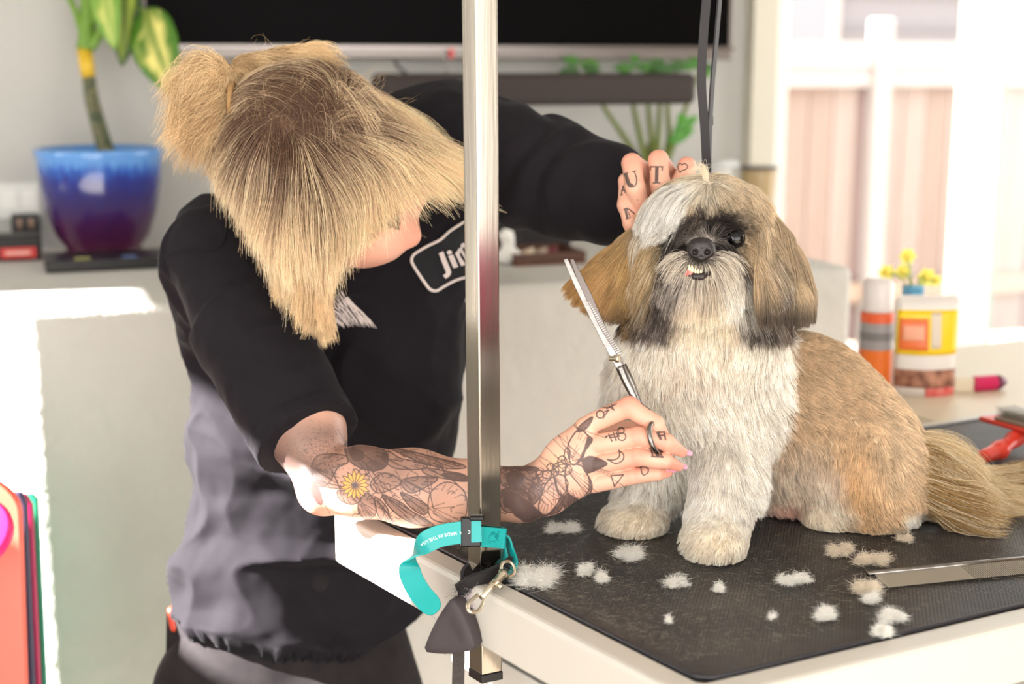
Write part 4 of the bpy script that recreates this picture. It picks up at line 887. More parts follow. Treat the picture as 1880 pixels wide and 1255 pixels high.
# nails
M['nail'] = mat('pink_glitter_nail', (246, 128, 160), 0.15, coat=1.0, noise=(600, (255, 210, 225), 0.5))
for (a, b_, r_) in (((1248, 826, 1.594), (1267, 832, 1.60), 6.5), ((1243, 852, 1.594), (1258, 857, 1.60), 6), ((1224, 862, 1.60), (1238, 864, 1.606), 5), ((1158, 428, 1.733), (1160, 439, 1.734), 5)):
    nb = Body(0.001); nb.cone(W(*a), W(*b_), R_(r_, a[2]), R_(r_*0.75, a[2]), sq=(FWD, 0.45)); nv, nq = nb.surf(0.0007); obj('fingernail', mesh_np('fingernail', nv, nq), M['nail'], PER)
# ear stud
ball('ear_stud', W(619, 444, 1.742), (0.0018, 0.0018, 0.0018), mat('pearl_stud', (245, 240, 230), 0.2), PER, 12)

# ---- shirt
S = Body(0.04)
hz = nrm(np.array([-0.15, 1, 0]))
S.cone(W(622, 540, 2.06), W(532, 1142, 2.11), 0.186, 0.172, k=0.05, flat=True, sq=(hz, 0.60))
S.chain([(415, 470, 1.97, 108), (600, 440, 2.03, 125), (800, 320, 2.04, 122)], k=0.06)
S.ell(W(690, 640, 2.01), (0.118, 0.09, 0.19), k=0.06)
S.ell(W(740, 400, 2.0), (0.10, 0.075, 0.12), k=0.05)
S.ell(W(775, 235, 2.04), (0.075, 0.07, 0.062), k=0.04)
S.ell(W(420, 560, 2.02), (0.065, 0.08, 0.12), k=0.05)
S.chain([(400, 462, 1.935, 92), (452, 600, 1.87, 97)], k=0.03)
S.cone(W(448, 590, 1.872), W(566, 806, 1.772), R_(97, 1.87), R_(101, 1.772), k=0.02, flat=True)
S.chain([(845, 262, 2.03, 104), (1000, 322, 1.95, 100), (1105, 352, 1.89, 86), (1172, 370, 1.84, 66)], k=0.035)
V, Q = S.surf(0.0042)
px, py, d = proj(V); N0 = S.grad(V)
def ridg(x): return 1-np.abs(x)*2
slv = (px < 660) & (d < 1.90)
def fold(P, fx, fz, sd): q = P.copy(); q[:, 0] *= fx; q[:, 1] *= fx; q[:, 2] *= fz; return vnoise(q, 1.0, sd)
Pw = V+0.03*np.stack([vnoise(V, 9, s) for s in (40, 41, 42)], -1)
f1 = fold(Pw, 4.0, 17.0, 43); f2 = fold(Pw+Pw[:, [2, 0, 1]]*0.8, 6.0, 13.0, 44); f3 = vnoise(Pw@np.array([[1, 0, 0.7], [0, 1, 0], [-0.7, 0, 1]]), 15, 45)
amp = np.where(slv, 0.0045, 0.020)*np.clip((py-250)/250, 0.5, 1.0); wst = np.clip((py-700)/120, 0, 1)*(~slv)
dd = amp*(ridg(f1)*0.9*wst+f2*0.5+ridg(f3)*0.45)+0.0012*vnoise(V, 60, 46)
s2 = (px > 900) & (d > 1.75); al = (px-900)/270; dd = np.where(s2, 0.0042*np.sin(al*13+5.0*vnoise(V, 12, 47)+py*0.035)*np.clip(1.3-al, 0.3, 1)+0.003*vnoise(V, 22, 48), dd)
# sleeve cuff stitching and shirt hem: small grooves
ax0, ax1 = W(448, 590, 1.872), W(566, 806, 1.772); tt = (V-ax0)@(ax1-ax0)/((ax1-ax0)@(ax1-ax0)); dd = np.where(slv & (np.abs(tt-0.885) < 0.012), dd-0.0010, dd)
hm0, hm1 = W(622, 540, 2.06), W(532, 1142, 2.11); th = (V-hm0)@(hm1-hm0)/((hm1-hm0)@(hm1-hm0)); tor = ~slv & ~s2
V = V+N0*dd[:, None]
Sv, Sq = V, Q
M['shirt'] = mat('faded_black_twill', (32, 29, 33), 0.85, spec=0.10, sheen=0.03, noise=(5, (26, 24, 28), 0.7), bump=('noise', 700, 0.35, 0.0006))
SH = obj('shirt', mesh_np('shirt', V, Q), M['shirt'], PER)
# sleeve seam
def on_shirt(pts, off=0.001):
    p, dd_ = trace(S, [a for a, b in pts], [b for a, b in pts]); g = S.grad(p); return p+g*off, g
def settle(P, g, off):                                          # onto the folded cloth
    bv = settle.tree; out = []
    for p, n in zip(P, g):
        h = bv.ray_cast(Vector(p+n*0.04), Vector(-n), 0.09); out.append(np.array(h[0])+n*off if h[0] is not None else p+n*off)
    return np.array(out)
from mathutils.bvhtree import BVHTree
settle.tree = BVHTree.FromPolygons([tuple(x) for x in Sv], [tuple(int(i) for i in q) for q in Sq])
P, g = on_shirt(spline([(308, 470), (340, 462), (400, 455), (415, 420), (412, 380)], 8)); P = settle(P, g, 0.0008); MB().tube(P, 0.0016, 6).build('shoulder_seam', M['shirt'], SH, smooth=True)
P, g = on_shirt(spline([(862, 480), (790, 560), (700, 600), (640, 655)], 8)); P = settle(P, g, 0.0008)

# name patch: oval cornered border and lettering
ctr = (838, 462); uu = np.array([math.cos(math.radians(-33)), math.sin(math.radians(-33))]); vv = np.array([-uu[1], uu[0]])
def patch_px(x, y): return ctr[0]+uu[0]*x+vv[0]*y, ctr[1]+uu[1]*x+vv[1]*y
def cloth_map(xs, ys, off):
    p, _ = trace(S, xs, ys); g = S.grad(p); return settle(p, g, off)
op = []
for (ca, cb, s0) in ((66, 26, 0), (-66, 26, 1), (-66, -26, 2), (66, -26, 3)):
    for k in range(6): an = math.pi/2*(s0+k/5); op.append((ca+14*math.cos(an), cb+14*math.sin(an)))
M['thread'] = mat('white_thread', (226, 212, 206), 0.8, bump=('noise', 900, 0.8, 0.001)); M['patch'] = mat('black_twill_patch', (22, 21, 26), 0.9)
G_ = 16; gx_, gy_ = np.meshgrid(np.linspace(-80, 80, G_*2), np.linspace(-40, 40, G_), indexing='ij'); rr = np.maximum(np.abs(gx_)-66, 0)**2+np.maximum(np.abs(gy_)-26, 0)**2
sc_ = np.where(rr > 196, 14/np.sqrt(np.maximum(rr, 1)), 1); gx2 = np.sign(gx_)*(np.minimum(np.abs(gx_), 66)+np.maximum(np.abs(gx_)-66, 0)*sc_); gy2 = np.sign(gy_)*(np.minimum(np.abs(gy_), 26)+np.maximum(np.abs(gy_)-26, 0)*sc_)
ax_, ay_ = patch_px(gx2.ravel(), gy2.ravel()); PV = cloth_map(ax_, ay_, 0.0016); nq = [(i*G_+j, i*G_+j+1, (i+1)*G_+j+1, (i+1)*G_+j) for i in range(G_*2-1) for j in range(G_-1)]
NP = obj('name_patch', mesh_np('name_patch', PV, nq), M['patch'], PER)
oq = np.array(op+op[:1]); oq = np.concatenate([oq[i]+(oq[i+1]-oq[i])*np.linspace(0, 1, max(2, int(np.linalg.norm(oq[i+1]-oq[i])/5)), endpoint=False)[:, None] for i in range(len(oq)-1)]+[oq[-1:]]); bx, by = patch_px(oq[:, 0], oq[:, 1]); bp = cloth_map(bx, by, 0.0038)
MB().tube(bp, 0.0022, 8).build('border', M['thread'], NP, smooth=True)
sx_, sy_ = patch_px(np.array([-14., -10., -6., 0., 3., 8.]), np.array([40., 34., 41., 44., 40., 42.])); MB().tube(cloth_map(sx_, sy_, 0.0036), 0.0018, 8).build('border_notch', M['thread'], NP, smooth=True)
def jim(x, y): a, b_ = patch_px(x-8, -y+2); return cloth_map(a, b_, 0.0040)
tm = text_mesh('Jim', 50, jim, name='lettering', shear=0.15, bold=1.3); obj('lettering', tm, M['thread'], NP)
# jagged band emblem on the chest
JB = MB(); rg = random.Random(5)
for k in range(26):
    u = k/25; xb = 584+108*u; yb = 602-3*math.sin(u*3.1)+rg.uniform(-5, 2); xt = 578+64*u+rg.uniform(-3, 3); yt = 598-64*min(u*1.35, 1)+(10*(u > 0.8)); n_ = 5
    xs = np.linspace(xt, xb, n_)+np.array([0]+[rg.uniform(-3, 3) for _ in range(n_-2)]+[0]); ys = np.linspace(yt, yb, n_)
    if yb-yt < 8: continue
    JB.tube(cloth_map(xs, ys, 0.0016), np.array([0.0006, 0.0011, 0.0008, 0.0011, 0.0003]), 5)
    for q in (1, 2, 3):
        a_ = rg.choice([-1, 1]); JB.tube(cloth_map(np.array([xs[q], xs[q]+a_*4, xs[q]+a_*5+3]), np.array([ys[q], ys[q]+4, ys[q]+12]), 0.0016), np.array([0.0009, 0.0007, 0.0002]), 5)
EM = JB.build('emblem', M['thread'], PER); EM['kind'] = 'stuff'

# ---- trousers and shoes
Pn = Body(0.04)
Pn.cone(W(536, 1090, 2.11), W(530, 1290, 2.13), 0.160, 0.172, k=0.04, flat=False, sq=(hz, 0.66))
hip = W(530, 1280, 2.12)
for sx_ in (-1, 1):
    top = hip+np.array([sx_*0.09, 0, 0]); kn = np.array([top[0]+sx_*0.05, top[1]+0.02, 0.36]); an = np.array([kn[0]+sx_*0.02, kn[1]+0.03, 0.10])
    Pn.cone(top, kn, 0.105, 0.078, k=0.04); Pn.cone(kn, an, 0.078, 0.066, k=0.02)
Pn.clip((0, 0, 0.06), (0, 0, -1))
V, Q = Pn.surf(0.008); V = V+Pn.grad(V)*(0.006*fold(V, 6, 12, 50)+0.003*vnoise(V, 20, 51))[:, None]
M['denim'] = mat('black_denim', (34, 30, 32), 0.85, spec=0.15, noise=(40, (52, 46, 46), 0.35), bump=('noise', 500, 0.4, 0.0008))
TR = obj('trousers', mesh_np('trousers', V, Q), M['denim'], PER)
def on_pn(pts): p, _ = trace(Pn, [a for a, b in pts], [b for a, b in pts], 1.0, 2.6); return p
pkx = [(302, 1125), (318, 1092)]
PB = Body(0.01)
q0 = on_pn([(372, 1150)])[0]
pts = [W(306, 1125, 2.085), W(322, 1098, 2.09), W(345, 1140, 2.05), W(368, 1142, 2.035), W(360, 1290, 2.045), W(304, 1290, 2.095)]
MB().prism(pts, FWD, 0.008).build('pocket', M['denim'], PER, bevel=0.003)
MB().tube([W(344, 1140, 2.045), W(366, 1146, 2.029), W(360, 1200, 2.035), W(357, 1290, 2.04)], 0.0022, 6).build('pocket_seam', M['denim'], TR, smooth=True)
for sx_ in (-1, 1):
    c = np.array([hip[0]+sx_*0.16, hip[1]+0.0, 0.0]); sb = Body(0.03); sb.cone(c+np.array([0, 0.05, 0.05]), c+np.array([0, -0.12, 0.035]), 0.05, 0.042); sb.clip((0, 0, 0.001), (0, 0, -1)); sv, sq = sb.surf(0.006); obj('shoe', mesh_np('shoe', sv, sq), M['black'], PER)
rv = Body(0.004); rv.cone(W(316, 1122, 2.075), W(322, 1150, 2.075), 0.008, 0.008); rv_, rq_ = rv.surf(0.002); o = obj('marker_pen', mesh_np('marker_pen', rv_-W(319, 1150, 2.075), rq_), mat('orange_red_plastic', (206, 66, 40), 0.4)); o.location = Vector(W(319, 1150, 2.075)); tag(o, 'orange red tip of a tool poking out of the trouser pocket', 'tool')

# ---- hair
H = Body(0.02); H.p = [q for q in B.p[:6]]+B.p[12:13]; H.k = 0.03
hv, hq = H.surf(0.004)
tie = W(428, 188, 1.775)
crown = trace(H, 512, 215)[0][0]
def dens_scalp(P):
    px, py, d = proj(P); facez = (px > 700) & (py > 300+0.0*px) | (py > 440) | ((px-640)*0.62+(py-330) > 120); return np.where(facez, 0.0, 1.0)*np.where(d < 1.90, 1, 0.15)
n5 = 46000; R5 = scatter(hv, hq, n5, dens_scalp); px5, py5, d5 = proj(R5)
def flow_wo(p, t, r0):
    px, py, d = proj(r0); n = H.grad(r0); v = r0-crown; v = v-n*np.sum(v*n, 1, keepdims=True); v = nrm(v+1e-5)
    sw = np.cross(n, v)*0.35*math.cos(t*3)
    up = np.clip((250-py+0.25*(px-500))/70, 0, 1)*np.clip((690-px)/120, 0, 1)          # pulled to the tie
    tb = nrm(tie[None]-p); v = (v+sw)*(1-up)[:, None]+tb*up[:, None]*1.2
    rt = np.clip((px-590)/110, 0, 1)[:, None]*np.clip((400-py)/100, 0, 1)[:, None]
    down = img(0.02, 1.0)[None]; right = img(0.85, 0.42, -0.12)[None]
    tgt = down*(1-rt)+right*rt
    w_ = np.clip(t*1.5-0.15, 0, 0.92)*(1-up)[:, None]; return v*(1-w_)+tgt*w_
px5, py5, d5 = proj(R5)
L5 = 0.19*np.ones(len(R5)); L5 = np.where(px5 > 620, 0.15, L5); L5 = np.where(px5 < 470, 0.17, L5)
up5 = np.clip((250-py5+0.25*(px5-500))/70, 0, 1)*np.clip((690-px5)/120, 0, 1); L5 = L5*(1-up5)+np.linalg.norm(R5-tie, axis=1)*0.98*up5
L5 *= 0.75+0.35*RNG.random(len(R5))
G5 = grow(H, R5, flow_wo, L5, nk=12, lift=0.35, grav=0.0, wob=0.34, rj=0.05, off=0.016, clump=0.72, nclump=520, seed=90, wfreq=20, curl=0.004)
def trim(G, keep):                                              # shorten strands to a fraction of their length
    n, k, _ = G.shape; u = np.linspace(0, 1, k)[None]*keep[:, None]*(k-1); i = np.clip(np.floor(u).astype(int), 0, k-2); f_ = (u-i)[..., None]; r = np.arange(n)[:, None]; return G[r, i]*(1-f_)+G[r, i+1]*f_
def keep_above(G, xs, ys, jit):
    gx, gy, _ = proj(G.reshape(-1, 3)); gx = gx.reshape(G.shape[:2]); gy = gy.reshape(G.shape[:2]); lim = np.interp(gx, xs, ys)+RNG.normal(0, jit, (len(G), 1))+18*vnoise(G[:, 0], 45, 99)[:, None]; over = gy > lim; k = G.shape[1]
    first = np.where(over.any(1), over.argmax(1), k-1); return np.clip(first/(k-1), 0.12, 1)
G5 = trim(G5, keep_above(G5, [380, 420, 455, 480, 520, 600, 640, 680, 730, 790, 860], [290, 340, 410, 455, 520, 500, 440, 395, 365, 345, 350], 22))
rootc = lin((112, 84, 66)); tipc = lin((255, 227, 188)); mid = lin((180, 146, 104)); sh_ = RNG.random(len(R5)); tK = np.linspace(0, 1, 12)
cl5 = vnoise(R5, 120, 91)*0.42+RNG.normal(0, 0.16, len(R5))
dist5 = np.linalg.norm(G5-crown, axis=2)/0.11
br5 = np.clip(dist5*0.80+cl5[:, None]*1.9-0.66+0.52*tK[None], 0, 1)
C5 = rootc*(1-br5[..., None])+tipc*br5[..., None]; C5 = C5*(1+0.18*RNG.normal(0, 1, (len(R5), 1, 1)))
M['hair'] = hair_mat('blonde_hair', 0.38, 0.4, 0.25)
curves('hair', G5, 0.00020, C5, M['hair'], PER, tip=0.5)
# the tied bunch
BN = Body(0.02); BN.ell(W(398, 172, 1.79), (0.022, 0.03, 0.042)); bv_, bq_ = BN.surf(0.004); n6 = 9000
R6 = scatter(bv_, bq_, n6); th6 = RNG.random(n6); th6b = RNG.normal(0, 1, n6)
def flow_b(p, t, r0):
    a = np.radians(-118+th6*-150); v = img(1, 0)[None]*np.cos(a)[:, None]+img(0, 1)[None]*(np.sin(a))[:, None]
    v = v+FWD[None]*(0.35*th6b)[:, None]; return v+img(-0.12, 1.0)[None]*(1.9*t)
G6 = grow(BN, R6, flow_b, 0.066*(0.35+0.95*RNG.random(n6)**1.3), nk=10, lift=0.55, wob=0.45, rj=0.10, off=0.008, clump=0.6, nclump=90, seed=95, wfreq=26, curl=0.006)
c6 = np.clip(0.62+0.6*vnoise(R6, 150, 96)+RNG.normal(0, 0.15, n6), 0.1, 1)[:, None]; C6 = lin((150, 112, 70))*(1-c6)+lin((255, 228, 182))*c6
curves('tied_hair', G6, 0.00022, C6, M['hair'], PER, tip=0.5)
obj('tied_hair_core', mesh_np('tied_hair_core', bv_, bq_), mat('hair_core', (176, 140, 96), 0.8), PER)
MB().tube([tie+0.022*(math.cos(a)*UPV+math.sin(a)*FWD) for a in np.linspace(0, 6.28, 20)], 0.004, 8).build('hair_tie', mat('tan_hair_tie', (160, 124, 80), 0.7), PER, smooth=True)
B2 = Body(0.02); B2.cone(W(448, 128, 1.80), W(545, 104, 1.81), 0.014, 0.010); b2v, b2q = B2.surf(0.004); n9 = 3600; R9 = scatter(b2v, b2q, n9)
G9 = grow(B2, R9, lambda p, t, r0: img(0.9, -0.35)[None]*(1-t)+img(0.8, 0.9)[None]*t, 0.062*(0.4+0.8*RNG.random(n9)), nk=9, lift=0.6, wob=0.35, rj=0.08, off=0.008, clump=0.6, nclump=40, seed=130, wfreq=24, curl=0.005)
c9 = np.clip(0.6+0.6*vnoise(R9, 150, 131)+RNG.normal(0, 0.15, n9), 0.1, 1)[:, None]; curves('gathered_hair', G9, 0.00022, lin((150, 112, 70))*(1-c9)+lin((255, 228, 182))*c9, M['hair'], PER, tip=0.5)
obj('gathered_hair_core', mesh_np('gathered_hair_core', b2v, b2q), mat('hair_core_2', (176, 140, 96), 0.8), PER)
# flyaways
n7 = 420; R7 = scatter(hv, hq, n7, lambda P: np.where(proj(P)[1] < 330, dens_scalp(P), 0.0))
G7 = grow(H, R7, lambda p, t, r0: H.grad(r0)*(1-t)+img(0.1, 0.1)[None]+np.stack([vnoise(p, 30, s) for s in (97, 98, 99)], -1)*1.2, 0.05*(0.4+RNG.random(n7)), nk=10, lift=1.0, wob=0.3, off=0.01, curl=0.008)
curves('flyaway_hair', G7, 0.00014, np.tile(lin((206, 178, 134)), (n7, 1)), M['hair'], PER)
# long front locks hanging from the temple over the shoulder
n8 = 8000; q8 = RNG.random(n8); x8 = 492+150*q8; base = trace(H, x8, 395+18*np.sin(q8*3)+RNG.normal(0, 22, n8))[0]
def flow_l(p, t, r0):
    px, py, d = proj(r0); u = (px-567)/75
    return img(0, 1)[None]*1.0+img(1, 0)[None]*(-0.30*u*(1-t)+0.10-0.55*max(t-0.82, 0)*(u < 0.2)+0.3*max(t-0.85, 0)*(u > 0.2))[:, None]+FWD[None]*0.10
HS2 = Body(0.02); HS2.p = H.p+[q for q in S.p]; HS2.k = 0.01
G8 = grow(HS2, base, flow_l, (0.145-0.045*np.abs(q8*2-0.9))*(0.7+0.4*RNG.random(n8)), nk=12, lift=0.25, wob=0.34, rj=0.04, off=0.012, clump=0.75, nclump=80, seed=120, wfreq=20, curl=0.005)
c8 = np.clip(0.55+0.3*vnoise(base, 90, 121)+RNG.normal(0, 0.2, n8), 0.0, 1)[:, None, None]+0.25*np.linspace(0, 1, 12)[None, :, None]; c8 = np.clip(c8, 0, 1); C8 = lin((138, 104, 74))*(1-c8)+lin((255, 226, 180))*c8
curves('front_locks', G8, 0.00020, C8, M['hair'], PER, tip=0.5)
print('person', len(V2), len(Sv))

# ------------------------------------------------------------------ wall side: television, bar, plants, things on the ledge
def rt(px, py, t): p = RT(px, py, t); return p@A_, p[2]
LZ = 1.05
s0, _ = rt(262, 20, 3.5); s1, _ = rt(1349, 50, 3.5); _, zb = rt(900, 109, 3.5); _, zs = rt(900, 83, 3.5)
TV = empty('television', ST((s0+s1)/2, 3.55, zb)); tag(TV, 'large dark flat television with a silver bezel mounted on the wall', 'television')
MB().rbox(s0, s1, 3.505, 3.56, zb, zb+0.90).build('housing', M['alu'], TV, bevel=0.006)
MB().rbox(s0+0.008, s1-0.016, 3.499, 3.5045, zs, zb+0.885).build('screen', mat('switched_off_screen', (9, 7, 8), 0.35, spec=0.03), TV)
MB().rbox(s0, s1, 3.497, 3.5045, zs-0.012, zs-0.002).build('bezel_lip', mat('polished_silver', (150, 142, 138), 0.25, 0.9), TV, bevel=0.002)
MB().rbox((s0+s1)/2-0.2, (s0+s1)/2+0.2, 3.561, TW-0.001, zb+0.3, zb+0.6).build('wall_bracket', M['black'], TV)
o = MB(); a, z = rt(829, 98, 3.49); o.rbox(a-0.006, a+0.006, 3.489, 3.4965, z-0.012, z+0.012).build('indicator', mat('red_sticker', (220, 90, 90), 0.5), TV)
sa, z0 = rt(700, 197, 3.2); sb, z1 = rt(1282, 134, 3.2)
BAR = empty('sound_bar', ST((sa+sb)/2, 3.27, z0)); tag(BAR, 'long charcoal sound bar with rounded ends below the television', 'speaker')
MB().rbox(sa, sb, 3.2, 3.31, z0, z1).build('housing', mat('charcoal_fabric', (52, 43, 41), 0.75, bump=('noise', 500, 0.3, 0.001)), BAR, bevel=0.018, seg=4)
for q in (0.2, 0.8): MB().rbox(sa+(sb-sa)*q-0.02, sa+(sb-sa)*q+0.02, 3.31, TW-0.001, z0+0.02, z0+0.05).build('bracket', M['black'], BAR)
for k, (pp, nm, lab) in enumerate((([(724, 106), (730, 122), (744, 133), (760, 150)], 'dark', 'thin dark cable hanging from the television towards the sound bar'), ([(816, 104), (822, 120), (812, 150)], 'grey', 'short grey cable hanging beside the red sticker under the television'))):
    P = [RT(a, b_, 3.45) for a, b_ in pp]; o = MB().tube(spline(P, 6), 0.004, 8).build('cable', mat('cable_%s' % nm, (60, 55, 55) if k == 0 else (150, 146, 142), 0.6), smooth=True); tag(o, lab, 'cable')

def leaf(name, base, tip, width, nrm_, mat_, parent, bend=0.15, var=None, green=(70, 120, 50), fold=0.15, n=14, m=9):
    base, tip = np.array(base, float), np.array(tip, float); ax = tip-base; L_ = np.linalg.norm(ax); ax /= L_; nn = nrm(np.array(nrm_)-ax*(ax@np.array(nrm_))); sd = np.cross(ax, nn); V = []; Cc = []
    for i in range(n+1):
        u = i/n; w_ = width*0.5*(math.sin(math.pi*u**0.8)**0.75 if 0 < u < 1 else 0.02)+0.0006
        for j in range(m):
            v = (j/(m-1))*2-1; p = base+ax*L_*u+sd*w_*v+nn*(bend*L_*math.sin(math.pi*u)*0.5+fold*w_*abs(v)+0.015*width*math.sin(u*30+v*4)); V.append(p)
            g_ = np.array(lin(green))
            if var is not None:
                h = vnoise(np.array([[u*9+abs(v)*5, v*2.2, 3.3]]), 1.0, 77)[0]; e = (1-abs(v))*1.5-0.85+0.8*h+0.25*math.sin(math.pi*u); e = min(max(e*1.8, 0), 1)*(0.15 if abs(v) < 0.07 else 1); g_ = g_*(1-e)+np.array(lin(var))*e
            Cc.append(g_)
    F = [(i*m+j, i*m+j+1, (i+1)*m+j+1, (i+1)*m+j) for i in range(n) for j in range(m-1)]
    me = mesh_np(name, np.array(V), F); set_col(me, np.array(Cc)); o = obj(name, me, mat_, parent); s_ = o.modifiers.new('thick', 'SOLIDIFY'); s_.thickness = 0.0012; return o
M['leaf'] = mat('leaf', (80, 130, 50), 0.35, attr='col', spec=0.5)
# dumb cane in a glazed pot
pt = 3.32; c0 = HZ(192, 474, LZ); c0 = HZ(192, 470, LZ); dpt = proj(c0)[2]; rp = lambda r: R_(r, dpt); hp = lambda y: W(192, y, dpt)[2]-LZ
PL = empty('potted_dumb_cane', c0); tag(PL, 'dumb cane plant with yellow banded stem in a blue and purple glazed pot', 'plant')
pm_ = mat('purple_blue_glaze', (60, 44, 104), 0.12, coat=0.5); nt = pm_.node_tree; b = nt.nodes['Principled BSDF']
t_ = nt.nodes.new('ShaderNodeTexCoord'); sp_ = nt.nodes.new('ShaderNodeSeparateXYZ'); nz_ = nt.nodes.new('ShaderNodeTexNoise'); mp2 = nt.nodes.new('ShaderNodeMapping'); mp2.inputs['Scale'].default_value = (34, 34, 9); nz_.inputs['Scale'].default_value = 1.0; nz_.inputs['Detail'].default_value = 3
ad = nt.nodes.new('ShaderNodeMath'); ad.operation = 'MULTIPLY_ADD'; ad.inputs[1].default_value = 0.10; rmp = nt.nodes.new('ShaderNodeValToRGB'); mr2 = nt.nodes.new('ShaderNodeMapRange'); mr2.inputs[1].default_value = 0.05; mr2.inputs[2].default_value = hp(268)+0.05+LZ*0
nt.links.new(t_.outputs['Generated'], mp2.inputs[0]); nt.links.new(mp2.outputs[0], nz_.inputs['Vector']); nt.links.new(t_.outputs['Generated'], sp_.inputs[0]); nt.links.new(nz_.outputs[0], ad.inputs[0]); ad.inputs[1].default_value = 0.22; nt.links.new(sp_.outputs[2], ad.inputs[2]); nt.links.new(ad.outputs[0], rmp.inputs[0]); nt.links.new(rmp.outputs[0], b.inputs['Base Color'])
e = rmp.color_ramp.elements; e[0].position = 0.15; e[0].color = (*lin((84, 34, 54)), 1); e[1].position = 1.0; e[1].color = (*lin((96, 150, 216)), 1)
for p_, c_ in ((0.45, (66, 28, 74)), (0.68, (42, 32, 104)), (0.84, (30, 46, 134)), (0.93, (46, 96, 186))):
    x = e.new(p_); x.color = (*lin(c_), 1)
H_ = hp(268); prof = [(rp(72), 0.001), (rp(74), H_*0.04), (rp(66), H_*0.09), (rp(84), H_*0.2), (rp(98), H_*0.42), (rp(107), H_*0.68), (rp(111), H_*0.92), (rp(114), H_*0.95), (rp(114), H_*0.99), (rp(110), H_), (rp(104), H_*0.98), (rp(102), H_*0.90)]
MB().lathe(c0, prof, 48, cap=True).build('pot', pm_, PL, smooth=True)
MB().lathe(c0, [(0.001, H_*0.9), (rp(101), H_*0.905), (rp(101), H_*0.915), (0.001, H_*0.93)], 32).build('soil', mat('dark_soil', (52, 40, 34), 0.95), PL)
dd_ = dpt
M['stem'] = mat('mottled_stem', (34, 62, 36), 0.5, noise=(40, (128, 120, 84), 0.8, (1, 1, 2))); M['stemg'] = mat('green_stem', (112, 150, 52), 0.45); M['stemy'] = mat('yellow_stem', (214, 176, 40), 0.45)
MB().tube(spline([W(x, y, dd_) for x, y in ((199, 290), (190, 262), (178, 220), (168, 180), (163, 142))], 6), [rp(r) for r in np.linspace(16, 12, 25)], 12).build('stem', M['stem'], PL, smooth=True)
MB().tube([W(163, 144, dd_), W(159, 118, dd_), W(155, 90, dd_)], [rp(12), rp(14), rp(14)], 12).build('stem', M['stemy'], PL, smooth=True)
MB().tube(spline([W(155, 92, dd_), W(160, 55, dd_), (W(162, 0, dd_)), W(160, -60, dd_)], 4), [rp(15)]*13, 12).build('stem', M['stemg'], PL, smooth=True)
for pp, r_ in (([(150, 60), (140, 25), (125, -10), (110, -50)], 6), ([(165, 90), (178, 70), (190, 50), (200, 30)], 9), ([(168, 40), (200, 10), (235, 12), (268, 22)], 5)):
    MB().tube(spline([W(x, y, dd_-0.01) for x, y in pp], 5), rp(r_), 8).build('petiole', M['stemg'], PL, smooth=True)
YV = (232, 222, 130)
leaf('leaf', W(268, 14, dd_-0.02), W(322, 178, dd_-0.10), rp(92), -FWD-RGT*0.2, M['leaf'], PL, 0.10, YV, (74, 122, 34))
leaf('leaf', W(190, -70, dd_-0.03), W(212, 92, dd_-0.06), rp(66), -FWD-RGT*0.4, M['leaf'], PL, 0.08, (196, 204, 110), (112, 158, 58))
leaf('leaf', W(232, -50, dd_-0.01), W(224, 122, dd_-0.03), rp(58), -FWD+RGT*0.5, M['leaf'], PL, 0.08, (150, 170, 60), (38, 70, 22))
leaf('leaf', W(120, -60, dd_), W(60, -160, dd_-0.05), rp(70), UPV-FWD, M['leaf'], PL, 0.10, YV, (74, 122, 34))
# pot stands on a flat black case
kc = MB(); c1, c2 = HZ(84, 502, LZ), HZ(330, 497, LZ); sA, tA = c1@A_, c1@B_; sB = c2@A_
# zz plant behind the bar
zc0 = ST(rt(1190, 300, 3.44)[0], 3.44, LZ)
ZP = empty('potted_zz_plant', zc0); tag(ZP, 'leafy green plant with thick upright stems behind the sound bar', 'plant')
MB().lathe(zc0, [(0.05, 0.001), (0.055, 0.01), (0.068, 0.10), (0.070, 0.115), (0.064, 0.115), (0.060, 0.10)], 32).build('pot', mat('brown_clay_pot', (92, 60, 42), 0.6), ZP, smooth=True)
MB().lathe(zc0, [(0.001, 0.095), (0.060, 0.10), (0.060, 0.104), (0.001, 0.108)], 24).build('soil', mat('dark_soil_2', (52, 40, 34), 0.95), ZP)
rz = random.Random(9); M['zstem'] = mat('olive_stem', (104, 118, 40), 0.45); M['zbase'] = mat('brown_stem_base', (74, 50, 30), 0.7)
for (x0, x1, x2) in ((1186, 1148, 1105), (1192, 1176, 1162), (1200, 1196, 1190), (1206, 1208, 1212), (1212, 1228, 1226), (1216, 1240, 1262)):
    P = spline([RT(x0, 318, 3.44), RT(x1, 255, 3.44+rz.uniform(-.02, .02)), RT(x2, 190, 3.44+rz.uniform(-.03, .03)), RT(x2+(x2-1190)*0.35, 128, 3.45)], 5)
    MB().tube(P, np.linspace(0.010, 0.004, len(P)), 8).build('stem', M['zstem'], ZP, smooth=True)
    for k in range(4):
        q = P[-1]+np.array([rz.uniform(-.02, .02), rz.uniform(-0.02, .0), rz.uniform(-0.005, 0.02)]); a_ = rz.uniform(0, 6.28)
        leaf('leaf', q, q+0.055*np.array([math.cos(a_), 0.2*math.sin(a_), 0.35*math.sin(a_)]), 0.026, -FWD, M['leaf'], ZP, 0.1, None, rz.choice([(62, 120, 32), (86, 140, 44), (48, 96, 28)]), n=8, m=5)
MB().tube([RT(1196, 330, 3.44), RT(1198, 262, 3.44)], [0.030, 0.014], 12).build('stem_base', M['zbase'], ZP, smooth=True)
for b_, t2 in (((1236, 245), (1282, 212)), ((1226, 262), (1275, 236)), ((1256, 232), (1246, 208))): leaf('leaf', RT(*b_, 3.40), RT(*t2, 3.38), 0.03, -FWD, M['leaf'], ZP, 0.1, None, (78, 150, 44), n=8, m=5)
